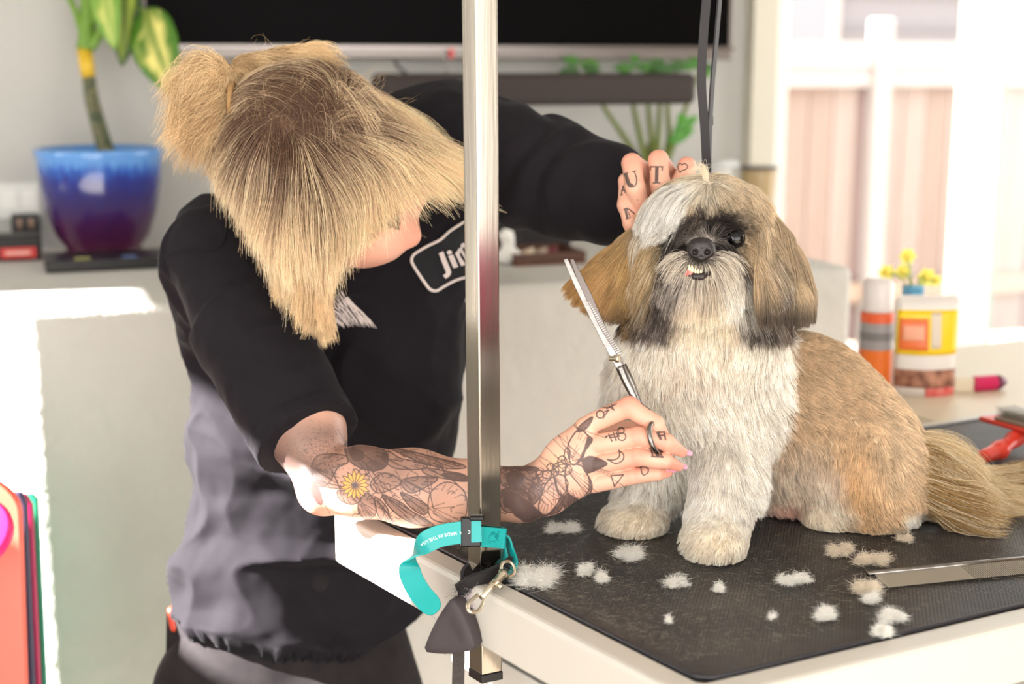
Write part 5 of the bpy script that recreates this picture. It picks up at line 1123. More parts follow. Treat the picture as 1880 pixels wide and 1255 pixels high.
# tumbler, white jar
def seat(px, t): p = RT(px, 400, t); return np.array([p[0], p[1], LZ])
tc0 = seat(1390, 3.3); dt_ = proj(tc0)[2]; hh = W(1390, 303, dt_)[2]-LZ; rr_ = R_(33, dt_)
TM = empty('insulated_tumbler', tc0); tag(TM, 'tan insulated tumbler with a dark lid behind the dog', 'tumbler')
MB().lathe(tc0, [(rr_*0.72, 0.001), (rr_*0.78, hh*0.1), (rr_*0.95, hh*0.7), (rr_, hh*0.93), (rr_*0.98, hh*0.95)], 40).build('body', mat('tan_enamel', (170, 146, 104), 0.35), TM, smooth=True)
MB().lathe(tc0, [(rr_*1.0, hh*0.951), (rr_*1.04, hh*0.96), (rr_*1.04, hh*0.995), (rr_*0.9, hh)], 40).build('lid', mat('dark_grey_lid', (92, 86, 84), 0.4), TM, smooth=True)
jc = seat(1325, 3.38); dj = proj(jc)[2]; hj = W(1325, 292, dj)[2]-LZ
JR = empty('jar', jc); tag(JR, 'white jar with a rounded lid between the black straps and tumbler', 'jar')
MB().lathe(jc, [(0.035, 0.001), (0.042, 0.01), (0.042, hj*0.86), (0.038, hj*0.89)], 32).build('body', M['white'], JR, smooth=True); MB().lathe(jc, [(0.040, hj*0.892), (0.041, hj*0.97), (0.03, hj)], 32).build('lid', mat('pale_lid', (222, 222, 222), 0.3), JR, smooth=True)
# flat case and left corner things
def onl(px, py): return HZ(px, py, LZ)
p1 = onl(84, 503); s_a, t_a = p1@A_, p1@B_; s_b = onl(345, 498)@A_
CS = empty('flat_case', ST((s_a+s_b)/2, t_a+0.06, LZ)); tag(CS, 'flat black case with small coloured stickers lying in front of the plant pot', 'case')
PLc = c0@B_ - rp(74) - 0.006
MB().rbox(s_a, s_b, t_a, max(PLc, t_a+0.05), LZ+0.001, LZ+0.026).build('body', mat('black_case_plastic', (34, 31, 33), 0.35), CS, bevel=0.004)
for x, cl, n_i in ((150, (190, 190, 110), 'yellow'), (236, (110, 140, 190), 'blue')):
    p = onl(x, 490); MB().rbox(p@A_-0.016, p@A_+0.016, t_a+0.012, t_a+0.042, LZ+0.0262, LZ+0.0268).build('sticker', mat(n_i+'_sticker', cl, 0.5), CS)
a, z = rt(36, 366, TW-0.004); OT = empty('wall_outlet', ST(a, TW-0.004, z)); tag(OT, 'white wall outlet plate above the black charger', 'outlet')
MB().rbox(a-0.05, a+0.046, TW-0.009, TW-0.001, z-0.045, z+0.04).build('plate', mat('outlet_plate_white', (222, 222, 216), 0.35), OT, bevel=0.003)
for dx in (-0.024, 0.022): MB().rbox(a+dx-0.016, a+dx+0.016, TW-0.0105, TW-0.0092, z-0.02, z+0.022).build('socket', M['white'], OT, bevel=0.002)
a, z = rt(47, 410, TW-0.02); z = max(z, LZ+0.03)
AD = empty('power_adapter', ST(a, TW-0.02, z-0.02)); tag(AD, 'black power adapter plugged in just below the wall outlet plate', 'adapter')
MB().rbox(a-0.032, a+0.032, TW-0.055, TW-0.011, z-0.022, z+0.024).build('body', M['black'], AD, bevel=0.004)
for dx in (-0.014, 0.012): MB().rbox(a+dx-0.006, a+dx+0.006, TW-0.0565, TW-0.0551, z-0.01, z+0.014).build('contact', mat('contact_metal', (128, 104, 90), 0.3, 0.8), AD)
p = onl(78, 478); sr, tr = p@A_, p@B_; hb = W(40, 431, proj(onl(40, 478))[2])[2]-LZ
CB = empty('charger_box', ST(sr-0.08, tr+0.05, LZ)); tag(CB, 'black charging box with a red label in the corner of the ledge', 'charger')
MB().rbox(sr-0.16, sr, tr, tr+0.09, LZ+0.001, LZ+hb).build('body', mat('black_box', (26, 24, 25), 0.5), CB, bevel=0.006)
MB().rbox(sr-0.088, sr-0.012, tr-0.002, tr-0.0003, LZ+hb*0.14, LZ+hb*0.56).build('label', mat('red_label', (212, 44, 40), 0.4), CB)
MB().rbox(sr-0.078, sr-0.024, tr-0.0032, tr-0.0021, LZ+hb*0.26, LZ+hb*0.44).build('label_print', mat('pale_pink_print', (236, 170, 158), 0.4), CB, bevel=0.0004)
# clutter on the ledge behind the shears
def lz(px, py, z=0): p = HZ(px, py, LZ); return p+Z_*z
q0, q1 = lz(946, 490), lz(1078, 484); TRY = empty('wooden_tray', (q0+q1)/2); tag(TRY, 'low brown wooden tray on the ledge behind the raised shears', 'tray')
sA_, sB_, tA_ = q0@A_, q1@A_, q0@B_
MB().rbox(sA_, sB_, tA_, tA_+0.16, LZ+0.001, LZ+0.008).build('base', mat('brown_wood', (112, 66, 42), 0.5, noise=(10, (86, 48, 32), 0.6, (1, 8, 1))), TRY, bevel=0.002)
for (a0, a1, b0, b1) in ((sA_, sB_, tA_, tA_+0.008), (sA_, sB_, tA_+0.152, tA_+0.16), (sA_, sA_+0.008, tA_+0.009, tA_+0.151), (sB_-0.008, sB_, tA_+0.009, tA_+0.151)): MB().rbox(a0, a1, b0, b1, LZ+0.0085, LZ+0.028).build('side', M['black'] if False else mat('brown_wood_side', (84, 50, 34), 0.5), TRY, bevel=0.002)
def roll(name, a, b_, r, m, lab, cat, t): 
    o = MB(); P = [ST(a[0], a[1], a[2]), ST(b_[0], b_[1], b_[2])]; o.tube([P[0], P[0]*0.98+P[1]*0.02, P[0]*0.02+P[1]*0.98, P[1]], [r*0.8, r, r, r*0.8], 18); q = o.build(name, m, smooth=True); tag(q, lab, cat); return q
roll('tool_pouch', (sA_-0.16, tA_+0.10, LZ+0.035), (sA_+0.22, tA_+0.20, LZ+0.035+0.0), 0.033, mat('black_pouch', (30, 26, 28), 0.7), 'rolled black tool pouch lying behind the wooden tray', 'pouch', 0) if False else None
o = MB().rbox(sA_-0.10, sB_+0.05, tA_+0.20, tA_+0.27, LZ+0.001, LZ+0.075).build('tool_pouch', mat('black_pouch', (32, 27, 29), 0.75, bump=('noise', 60, 0.8, 0.01)), bevel=0.02, seg=4); tag(o, 'soft black tool pouch lying behind the wooden tray', 'pouch')
for i, (sx, dz, r, cl, lab) in enumerate(((0.045, 0.030, 0.017, (214, 196, 170), 'cream coloured clipper comb lying in the left of the wooden tray'), (0.085, 0.030, 0.015, (176, 158, 140), 'grey beige clipper comb lying in the middle of the wooden tray'), (0.12, 0.030, 0.013, (120, 30, 50), 'dark red clip lying beside the clipper combs in the wooden tray'))):
    c = ST(sA_+sx, tA_+0.05+0.02*i, LZ+0.0085); b0 = Body(0.006); b0.ell(c+Z_*r*0.6, (r, r*0.8, r*0.6)); b0.cone(c+Z_*r*0.5-A_*r, c+Z_*r*1.3+A_*r*0.8, r*0.3, r*0.25); b0.clip(c, (0, 0, -1)); v_, f_ = b0.surf(0.002)
    o = obj('clipper_comb' if i < 2 else 'hair_clip', mesh_np('clip', v_-c, f_), mat('clip_%d' % i, cl, 0.35)); o.location = Vector(c); tag(o, lab, 'comb' if i < 2 else 'clip')
c = lz(930, 486); b0 = Body(0.008); b0.ell(c+Z_*0.02, (0.03, 0.02, 0.02)); b0.ell(c+Z_*0.05, (0.018, 0.014, 0.03)); b0.clip(c, (0, 0, -1)); v_, f_ = b0.surf(0.003); o = obj('tissue', mesh_np('tissue', v_-c+0.004*np.stack([vnoise(v_, 70, s) for s in (1, 2, 3)], -1)*(np.array([1, 1, 0])), f_), M['white']); o.location = Vector(c); tag(o, 'crumpled white tissue on the ledge beside the chrome post', 'tissue')

# ------------------------------------------------------------------ side table and what stands on it
SZ = 0.905
SD = empty('side_table', TP(LA+0.30, 1.1, 0)); tag(SD, 'beige topped side table behind the grooming table', 'table')
MB().box(TP(LA+0.262, 1.52, SZ-0.012), E1, E2, Z_, 0.24, 0.44, 0.012).build('top', mat('beige_laminate', (214, 200, 176), 0.4), SD, bevel=0.003)
for a in (LA+0.06, LA+0.46):
    for b_ in (1.14, 1.9): MB().box(TP(a, b_, 0.44), E1, E2, Z_, 0.018, 0.018, 0.439).build('leg', M['tframe'], SD)
def sp(px, py): return HZ(px, py, SZ)
cn = sp(1604, 716); dc = proj(cn)[2]; hc_ = lambda y: W(1604, y, dc)[2]-SZ; rc = R_(30, dc)
CN = empty('spray_can', cn); tag(CN, 'orange and grey spray can with a white cap beside the yellow bag', 'can')
MB().lathe(cn, [(rc*.93, .001), (rc, .005), (rc, hc_(635))], 40).build('body', mat('orange_can', (222, 108, 26), 0.35), CN, smooth=False)
MB().lathe(cn, [(rc*1.002, hc_(635)), (rc*1.002, hc_(585))], 40).build('label_band', mat('grey_label', (150, 144, 142), 0.4), CN)
MB().lathe(cn, [(rc*1.001, hc_(585)), (rc*1.001, hc_(570)), (rc*.9, hc_(566))], 40).build('shoulder', mat('orange_red_can', (222, 92, 44), 0.35), CN)
MB().lathe(cn, [(rc*.92, hc_(566)), (rc*.95, hc_(560)), (rc*.93, hc_(515)), (rc*.8, hc_(507))], 40).build('cap', mat('off_white_cap', (222, 212, 206), 0.35), CN, smooth=True)
MB().lathe(cn, [(rc*1.004, hc_(618)), (rc*1.006, hc_(617)), (rc*1.006, hc_(603)), (rc*1.004, hc_(602))], 40).build('print_band', mat('dark_grey_ink', (118, 113, 112), 0.5), CN)
bc = sp(1693, 722); db = proj(bc)[2]; hb_ = lambda y: W(1693, y, db)[2]-SZ; wb_ = R_(57, db)
BG = empty('treat_bag', bc); tag(BG, 'yellow and white treat bag with an orange panel and brown treats printed low', 'bag')
def slab(name, x0, x1, y0, y1, m, off, par=BG):                 # bag front, slightly bulged
    n, k = 10, 8; V = []
    for i in range(n+1):
        for j in range(k+1):
            x = x0+(x1-x0)*i/n; y = y0+(y1-y0)*j/k; u = (x-1693)/57; z = hb_(y); V.append(bc+RGT*R_(x-1693, db)+Z_*z+np.array([0, -1, 0])*(0.022*(1-u*u)*math.cos(min(z/hb_(540), 1)*1.45)+0.004+off))
    F = [(i*(k+1)+j, i*(k+1)+j+1, (i+1)*(k+1)+j+1, (i+1)*(k+1)+j) for i in range(n) for j in range(k)]; o = obj(name, mesh_np(name, V, F), m, par); s_ = o.modifiers.new('t', 'SOLIDIFY'); s_.thickness = 0.0008; return o
bb = Body(0.01); bb.ell(bc+Z_*hb_(640), (wb_*1.0, 0.02, hb_(560)), k=0.01)
MB().prism([bc+RGT*x+Z_*z for x, z in ((-wb_, 0.001), (wb_, 0.001), (wb_*1.0, hb_(545)), (wb_*0.9, hb_(536)), (-wb_*0.9, hb_(536)), (-wb_, hb_(545)))], (0, 1, 0), 0.008).build('pouch', mat('white_foil', (226, 216, 208), 0.35), BG, bevel=0.002)
slab('white_panel', 1638, 1748, 722, 540, mat('white_print', (228, 220, 212), 0.4), 0.0)
slab('yellow_panel', 1638, 1748, 645, 562, mat('yellow_print', (244, 204, 16), 0.4), 0.0012); slab('orange_panel', 1642, 1692, 636, 578, mat('orange_print', (232, 112, 50), 0.4), 0.0024)
slab('silver_stripe', 1698, 1716, 632, 566, mat('pale_stripe', (216, 200, 180), 0.4), 0.0024)
slab('treat_print', 1638, 1748, 706, 672, mat('treat_print', (108, 60, 38), 0.5, noise=(55, (198, 140, 112), 0.9)), 0.0012); slab('red_stripe', 1690, 1748, 722, 706, mat('red_print', (206, 62, 56), 0.4, noise=(90, (230, 150, 140), 0.7)), 0.0014)
slab('pale_print', 1648, 1686, 618, 590, mat('pale_salmon_print', (236, 164, 130), 0.4), 0.0034)
mg = sp(1812, 716); dm = proj(mg)[2]
MG = empty('magenta_bottle', mg); tag(MG, 'small magenta bottle lying on its side with a dark end', 'bottle'); rm_ = R_(14, dm)
ax_m = nrm(E2*0.9+E1*-0.2); ax_m[2] = 0; MB().lathe(mg+Z_*rm_-ax_m*0.03, [(rm_*.85, 0), (rm_, .004), (rm_, .045)], 28, ax=ax_m).build('body', mat('magenta_plastic', (200, 14, 84), 0.3), MG, smooth=False)
MB().lathe(mg+Z_*rm_-ax_m*0.03, [(rm_*.98, .0455), (rm_*.95, .055), (rm_*.4, .068)], 28, ax=ax_m).build('cap', mat('dark_plum', (104, 30, 66), 0.4), MG, smooth=True)
wx = sp(1766, 716); o = MB().box(wx+Z_*0.0125, RGT, np.array([0, 1.0, 0]), Z_, 0.018, 0.012, 0.0122).build('box', mat('ivory_card', (224, 210, 184), 0.5), bevel=0.001); tag(o, 'small ivory box between the yellow bag and magenta bottle', 'box')
# yellow flowers in a blue vase
fv = sp(1668, 690); dv = proj(fv)[2]; FL = empty('flower_vase', fv); tag(FL, 'blue vase with yellow flowers behind the treat bag', 'vase')
vh = W(1668, 520, dv)[2]-SZ; MB().lathe(fv, [(0.02, .001), (0.026, .02), (0.022, vh*.7), (0.020, vh*.98), (0.023, vh)], 28).build('body', mat('blue_vase', (96, 168, 206), 0.3), FL, smooth=True)
for i, (x, y, r_) in enumerate(((1665, 470, 16), (1627, 500, 16), (1657, 498, 15), (1700, 508, 18), (1716, 514, 12))):
    c = W(x, y, dv); MB().tube(spline([fv+Z_*vh*0.9, (fv+Z_*vh+c)/2+Z_*0.004, c], 4), 0.0015, 6).build('stem', M['stemg'], FL, smooth=True)
    for k in range(6):
        a_ = k*1.047+i; leaf('petal', c, c+R_(r_, dv)*(RGT*math.cos(a_)+Z_*math.sin(a_)-np.array([0, 0.3, 0])), R_(r_*0.9, dv), (0, -1, 0), M['leaf'], FL, 0.1, None, (250, 240, 120), n=6, m=5)
    MB().lathe(c, [(R_(r_*.32, dv), 0), (R_(r_*.36, dv), .010), (R_(r_*.3, dv), .014)], 14, ax=(0, -1, 0)).build('trumpet', mat('yellow_trumpet', (248, 222, 90), 0.5), FL, smooth=True)

# ------------------------------------------------------------------ plastic panels at the lower left
def panel(name, pts, d, th, m, lab, cat='panel'):
    P = [W(x, y, d) for x, y in pts]; o = MB().prism(P, FWD*np.array([1, 1, 0])+RGT*0.25, th).build(name, m, bevel=0.003); tag(o, lab, cat, 'play panels leaning at the lower left'); return o
fl_y = 1620
panel('plastic_panel', [(-260, 905), (60, 905), (70, 915), (104, fl_y), (-260, fl_y)], 2.32, 0.008, mat('green_plastic', (34, 140, 104), 0.35), 'green plastic panel standing rearmost of the stack')
panel('plastic_panel', [(-260, 905), (48, 905), (60, 925), (92, fl_y), (-260, fl_y)], 2.27, 0.008, mat('magenta_panel', (190, 20, 84), 0.3), 'dark magenta plastic panel between the green and navy ones')
panel('plastic_panel', [(-260, 900), (40, 902), (50, 925), (80, fl_y), (-260, fl_y)], 2.22, 0.010, mat('navy_panel', (52, 46, 76), 0.4), 'navy blue plastic panel between the coral and magenta ones')
cp = []
for k in range(13): u = k/12; cp.append((-150+190*math.sin(u*1.57), 850+90*(1-math.cos(u*1.57))))
panel('plastic_panel', [(-260, 850)]+cp+[(62, fl_y), (-260, fl_y)], 2.14, 0.012, mat('coral_plastic', (234, 106, 84), 0.3), 'coral plastic panel with a rounded shoulder in front of the navy one')
MBp = MB(); c = W(-72, 985, 2.02); MBp.lathe(c, [(0.001, -0.008), (0.065, -0.008), (0.073, -0.003), (0.073, 0.003), (0.065, 0.008), (0.001, 0.008)], 40, ax=Z_*0.8+FWD*-0.6)
o = MBp.build('play_disc', mat('hot_pink_plastic', (244, 50, 122), 0.25), smooth=True); tag(o, 'hot pink plastic disc resting against the coral panel', 'disc')

# ------------------------------------------------------------------ tools and straps around the dog
M['steel'] = mat('polished_steel', (150, 145, 140), 0.2, 1.0, noise=(60, (96, 90, 86), 0.6)); M['nickel'] = mat('nickel', (214, 204, 182), 0.16, 1.0)
SC = empty('thinning_scissors', W(1135, 658, 1.60)); tag(SC, 'steel thinning scissors held upright in the tattooed hand beside the dog', 'scissors')
dS = 1.602
def bladepts(pts, d): return [W(x, y, d) for x, y in pts]
nS = FWD
MB().prism(bladepts([(1034, 476), (1042, 474), (1075, 545), (1104, 605), (1134, 652), (1146, 676), (1134, 680), (1122, 658), (1088, 594), (1056, 528)], dS-0.001), nS, 0.0035).build('blade', M['steel'], SC, bevel=0.0006)
MB().prism(bladepts([(1046, 476), (1053, 475), (1086, 540), (1112, 600), (1140, 655), (1148, 676), (1138, 680), (1126, 655), (1098, 600), (1070, 545)], dS+0.004), nS, 0.0035).build('blade', mat('dark_steel', (100, 92, 88), 0.22, 1.0), SC, bevel=0.0006)
tee = MB()
for k in range(26):
    u = k/25; x, y = 1076+58*u, 556+92*u; tee.box(W(x+3, y+1.0, dS+0.002), nrm(img(0.45, 0.9)), nrm(img(0.9, -0.45)), FWD, 0.00055, 0.0026, 0.0012)
tee.build('teeth', M['steel'], SC)
MB().lathe(W(1137, 658, dS-0.012), [(0.0035, 0), (0.0045, 0.001), (0.0045, 0.004), (0.0028, 0.0045), (0.0028, 0.012)], 24, ax=FWD*0.5+RGT*-0.86).build('screw', M['nickel'], SC, smooth=False)
MB().tube(spline(bladepts([(1138, 672), (1150, 700), (1164, 728), (1178, 768), (1190, 788)], 1.600), 6), np.linspace(0.0052, 0.0040, 25), 10).build('shank', M['steel'], SC, smooth=True)
MB().tube(spline(bladepts([(1143, 670), (1158, 700), (1172, 735), (1184, 770), (1196, 792)], 1.612), 6), np.linspace(0.0045, 0.0036, 25), 10).build('shank', M['steel'], SC, smooth=True)
ra = nrm(np.array(img(0.92, 0.05, 0.2))); up_ = nrm(img(-0.42, -0.95, 0.0)); c = W(1205, 805, 1.585)
rp_ = [c+R_(29, 1.585)*math.cos(a)*nrm(img(0.25, 1.0))+0.0165*math.sin(a)*nrm(FWD+RGT*0.55) for a in np.linspace(0, 2*math.pi, 33)]
MB().tube(rp_, 0.0030, 10, cap=False).build('finger_ring', M['steel'], SC, smooth=True)
c = W(1200, 800, 1.645); rp_ = [c+R_(24, 1.64)*math.cos(a)*nrm(img(0.25, 1.0))+0.014*math.sin(a)*nrm(FWD*0.6+RGT) for a in np.linspace(0, 2*math.pi, 33)]
MB().tube(rp_, 0.0026, 10, cap=False).build('thumb_ring', M['steel'], SC, smooth=True)

# grooming arm crossbar and hanging loop
top = postP(1.712); barend = W(1300, -220, 1.80); barend = np.array([barend[0], barend[1], top[2]])
MB().box((top+barend)/2, nrm(barend-top), nrm(np.cross(Z_, barend-top)), Z_, np.linalg.norm(barend-top)/2+0.02, 0.010, 0.010).build('crossbar', M['chrome'], PT, bevel=0.0015)
LP = empty('grooming_loop', W(1297, 322, 1.79)); tag(LP, 'black nylon grooming loop hanging straight down behind the dog head', 'strap')
M['nylon'] = mat('black_nylon', (30, 27, 30), 0.6, bump=('noise', 900, 0.5, 0.0008))
ztop = top[2]-0.012
def strap_pts(pts, d0, d1): return spline([np.array(W(x, y, d0+(d1-d0)*i/(len(pts)-1))) for i, (x, y) in enumerate(pts)], 8)
p_ = strap_pts([(1312, -190), (1302, -60), (1292, 60), (1288, 150), (1294, 240), (1298, 330)], 1.70, 1.79); MB().ribbon(p_, RGT, R_(8, 1.8), 0.002).build('strap', M['nylon'], LP)
p_ = strap_pts([(1318, -190), (1324, -60), (1316, 60), (1308, 150), (1303, 240), (1301, 330)], 1.705, 1.795); MB().ribbon(p_, RGT*0.5+FWD*0.9, R_(8, 1.8), 0.0022).build('strap', M['nylon'], LP)
MB().box(W(1298, 222, 1.787), RGT, FWD, UPV, 0.0075, 0.004, 0.006).build('slider', M['black'], LP, bevel=0.001)
lp2 = [W(1300+46*math.sin(a), 385-62*math.cos(a), 1.80+0.03*math.sin(a/2)) for a in np.linspace(0, 2*math.pi, 40)]
MB().tube(lp2, 0.0035, 8, cap=False).build('noose', M['nylon'], LP, smooth=True)

# teal strap
M['teal'] = mat('teal_coated_webbing', (10, 156, 154), 0.38, spec=0.5)
TL = empty('teal_strap', W(888, 975, 1.57)); tag(TL, 'teal coated strap looped around the chrome post, its end curling left', 'strap')
ds = proj(postP(TZ+0.045))[2]
hw_ = 0.0122
L_path = spline([W(884, 974, ds-0.030), W(845, 977, ds-0.031), W(800, 986, ds-0.030), W(765, 1010, ds-0.026), W(752, 1045, ds-0.026), W(770, 1086, ds-0.036), W(803, 1122, ds-0.050)], 24)
n_l = len(L_path); u_ = np.linspace(0, 1, n_l); sa_ = np.clip((u_-0.35)/0.4, 0, 1); sa_ = sa_*sa_*(3-2*sa_)
side = nrm(UPV[None]*np.cos(sa_*1.05)[:, None]+(RGT*1.0)[None]*np.sin(sa_*1.05)[:, None]+FWD[None]*(0.9*np.sin(math.pi*sa_))[:, None])
hwv = np.where(u_ > 0.90, hw_*np.sqrt(np.clip(1-((u_-0.90)/0.101)**2, 0.03, 1)), hw_)
MB().ribbon(L_path, side, hwv, 0.0026).build('strap_end', M['teal'], TL, bevel=0.0006)
pc_ = postP(TZ+0.045+0.0); g1_, g2_ = hwp+0.0035, hwp+0.0035
loop = []
for (a, b_) in rrect(-g1_, g1_, -g2_, g2_, 0.004): loop.append(pc_+E1*a+E2*b_+Z_*(-0.004*(b_/g2_)))
loop = spline(np.array(loop), 2, True); MB().ribbon(loop, Z_, hw_*0.92, 0.0024).build('band', M['teal'], TL)
lo = spline([postP(TZ+0.04)+E2*(g2_+0.001)+E1*0.006, W(930, 985, ds+0.012), W(938, 1010, ds+0.008), W(944, 1034, ds-0.004), W(938, 1050, ds-0.008), W(926, 1046, ds-0.004), W(926, 1020, ds+0.006), W(920, 990, ds+0.016)], 8)
MB().ribbon(lo, FWD*0.95+UPV*0.1-RGT*0.45, 0.0060, 0.0024).build('tab', M['teal'], TL)
bk = W(864, 975, ds-0.026); MB().box(bk, RGT*0.98+FWD*0.15, nrm(FWD*0.98-RGT*0.15), UPV, 0.0115, 0.006, 0.0165).box(bk+UPV*0.0155+RGT*0.007-FWD*0.002, RGT, FWD, UPV, 0.008, 0.009, 0.003).build('buckle', mat('glossy_black_plastic', (12, 10, 11), 0.28, spec=0.35), TL, bevel=0.0022, seg=3)
M['ink_w'] = mat('pale_print', (196, 226, 224), 0.5)
# upside-down print that follows the strap
def strap_txt(x, y):
    sl = np.concatenate([[0], np.cumsum(np.linalg.norm(np.diff(L_path, axis=0), axis=1))]); pos = 0.010+0.031+x; out = []
    for a, yy in zip(pos, y):
        a = min(max(a, 0), sl[-1]); i = min(np.searchsorted(sl, a), n_l-1); i0 = max(i-1, 0); f_ = 0 if i == i0 else (a-sl[i0])/(sl[i]-sl[i0]); p = L_path[i0]*(1-f_)+L_path[i]*f_; T_ = nrm(L_path[i]-L_path[i0] if i != i0 else L_path[1]-L_path[0]); sd = nrm(side[i]-T_*(side[i]@T_)); nn = np.cross(T_, sd); nn = nn if nn@FWD < 0 else -nn
        out.append(p-sd*yy*1.0+nn*0.0017)
    return np.array(out)
tm = text_mesh('COM  MADE IN THE USA', 0.0052, strap_txt, bold=0.00008)
obj('lettering', tm, M['ink_w'], TL)
# embossed stitching on the band
eb = MB(); re_ = random.Random(2); fcx = pc_+E2*0-E1*0; face_n = -E1
for k in range(34):
    u = re_.uniform(-0.007, 0.007); v = re_.uniform(-0.007, 0.007); c = pc_-E1*(g1_+0.0014)+E2*u+Z_*v; a_ = re_.choice([0, 1.57, .8]); dr = E2*math.cos(a_)+Z_*math.sin(a_); eb.box(c, dr, np.cross(dr, E1), E1, 0.0012, 0.0003, 0.0003)
eb.build('embossed_mark', mat('teal_emboss', (8, 128, 130), 0.3), TL)
# snap hook
SN = empty('snap_hook', W(905, 1080, ds-0.02)); tag(SN, 'nickel bolt snap hook clipped to the teal strap below the post loop', 'hook')
a0, a1 = W(925, 1052, ds-0.045), W(884, 1096, ds-0.082); ax_ = nrm(a1-a0)
MB().lathe(a0, [(0.0052, 0), (0.0064, 0.001), (0.0052, 0.002), (0.0064, 0.003), (0.0048, 0.005), (0.0044, 0.024), (0.0050, 0.026), (0.0036, 0.028), (0.0034, np.linalg.norm(a1-a0))], 20, ax=ax_).build('barrel', M['nickel'], SN, smooth=True)
e_ = a0-ax_*0.009; sd = nrm(np.cross(ax_, FWD)); MB().tube([e_+0.0085*(math.cos(t)*ax_*1.15+math.sin(t)*sd) for t in np.linspace(0, 6.283, 28)], 0.0019, 10, cap=False).build('swivel_eye', M['nickel'], SN, smooth=True)
MB().tube(spline([a1-ax_*0.004+sd*0.001, a1+ax_*0.006+sd*0.006, a1+ax_*0.018+sd*0.007, a1+ax_*0.026+sd*0.001, a1+ax_*0.022-sd*0.005, a1+ax_*0.012-sd*0.0055, a1+ax_*0.002-sd*0.0045], 6), 0.0021, 10).build('hook', M['nickel'], SN, smooth=True)
MB().tube([a0+ax_*0.016-FWD*0.003+sd*0.003, a0+ax_*0.016-FWD*0.006+sd*0.008], [0.0022, 0.0030], 12).build('thumb_stud', M['nickel'], SN, smooth=True)
# black webbing round the post foot, with caught hair
WB = empty('black_webbing', W(880, 1080, ds)); tag(WB, 'black webbing wound around the foot of the post, matted with hair', 'webbing')
MB().ribbon(spline([W(934, 1044, ds-0.002), W(905, 1062, ds-0.024), W(872, 1078, ds-0.030), W(848, 1096, ds-0.020), W(848, 1070, ds-0.004), W(866, 1048, ds+0.004)], 7), nrm(UPV-FWD*0.5+RGT*0.2), 0.017, 0.004).build('wrap', M['nylon'], WB)
MB().ribbon(spline([W(846, 1095, ds-0.012), W(842, 1150, ds-0.016), W(842, 1210, ds-0.012), W(840, 1290, ds-0.008)], 6), RGT, 0.0068, 0.003).build('tail', mat('grey_braided_webbing', (66, 60, 56), 0.8, bump=('voronoi', 380, 1.0, 0.002)), WB)
def strands(name, c, ax, ay, az, n, L0, col, parent, r=0.00018, sd_=0, nk=7, updn=0.3):
    rs = np.random.default_rng(sd_); P0_ = c+rs.normal(0, 0.45, (n, 1))*ax+rs.normal(0, 0.45, (n, 1))*ay+np.abs(rs.normal(0, 0.5, (n, 1)))*az; dr = nrm(rs.normal(0, 1, (n, 3))*np.array([1, 1, updn])+nrm(ax)*0.6*rs.choice([-1, 1], (n, 1))); P = np.empty((n, nk, 3)); P[:, 0] = P0_; tn = nrm(np.cross(dr, Z_)+rs.normal(0, 0.3, (n, 3))); l = L0*(0.5+rs.random(n))
    kk = rs.uniform(-1.6, 1.6, n)
    for k in range(1, nk): a = (kk*k/nk)[:, None]; P[:, k] = P[:, k-1]+(dr*np.cos(a)+tn*np.sin(a))*(l/(nk-1))[:, None]
    P = P-(P.mean(1, keepdims=True)-P[:, :1])*0.5
    cj = np.asarray(col)*(1+0.1*rs.normal(0, 1, (n, 1))); return P, cj
P, cj = strands('x', W(874, 1070, ds-0.026), img(0.018, -0.008, 0), img(0.003, 0.012, 0), -FWD*0.002, 1500, 0.012, lin((60, 56, 58)), WB, sd_=4, updn=1)
P2, cj2 = strands('x', W(868, 1098, ds-0.028), img(0.006, 0.006, 0), img(0.004, -0.012, 0), -FWD*0.003, 300, 0.014, lin((238, 228, 230)), WB, sd_=5, updn=1)
curves('caught_hair', np.concatenate([P, P2]), 0.00014, np.concatenate([cj, cj2]), M['fur'], WB)
# triangular rubber piece
tri = []
A3, B3, C3_ = (829, 1096), (776, 1196), (872, 1192)
for (p, q) in ((A3, C3_), (C3_, B3), (B3, A3)):
    mx_, my_ = (p[0]+q[0])/2, (p[1]+q[1])/2; cx, cy = 826, 1162; ox, oy = (mx_-cx)*0.20, (my_-cy)*0.20
    for t in np.linspace(0.06, 0.94, 9): s4 = 4*t*(1-t); tri.append((p[0]+(q[0]-p[0])*t+ox*s4, p[1]+(q[1]-p[1])*t+oy*s4))
dT = ds-0.038; nT = nrm(img(0.62, -0.18, 1.0))
def onT(x, y): r = ray(x, y); c = W(826, 1150, dT); k = ((c-CAM)@nT)/(r@nT); return CAM+r*k
T0 = np.array([onT(x, y) for x, y in tri]); cT = T0.mean(0); m0 = len(T0); mb = MB(); rings = [(0.001, -0.0), (0.35, 0.0012), (0.55, -0.0016), (0.75, -0.0008), (0.96, 0.0), (1.0, 0.0016), (1.0, 0.0185), (0.96, 0.020), (0.001, 0.020)]
for sc_, off in rings: mb.v += [tuple(cT+(p-cT)*sc_+nT*off) for p in T0]
for i in range(len(rings)-1): mb.f += [(i*m0+k, i*m0+(k+1) % m0, (i+1)*m0+(k+1) % m0, (i+1)*m0+k) for k in range(m0)]
RB = mb.build('rubber_wedge', mat('dark_grey_rubber', (62, 54, 56), 0.7, bump=('noise', 150, 0.3, 0.001)), smooth=True); tag(RB, 'dark grey triangular rubber wedge hanging at the end of the teal strap', 'wedge')
sub = RB.modifiers.new('e', 'EDGE_SPLIT'); sub.split_angle = math.radians(50)

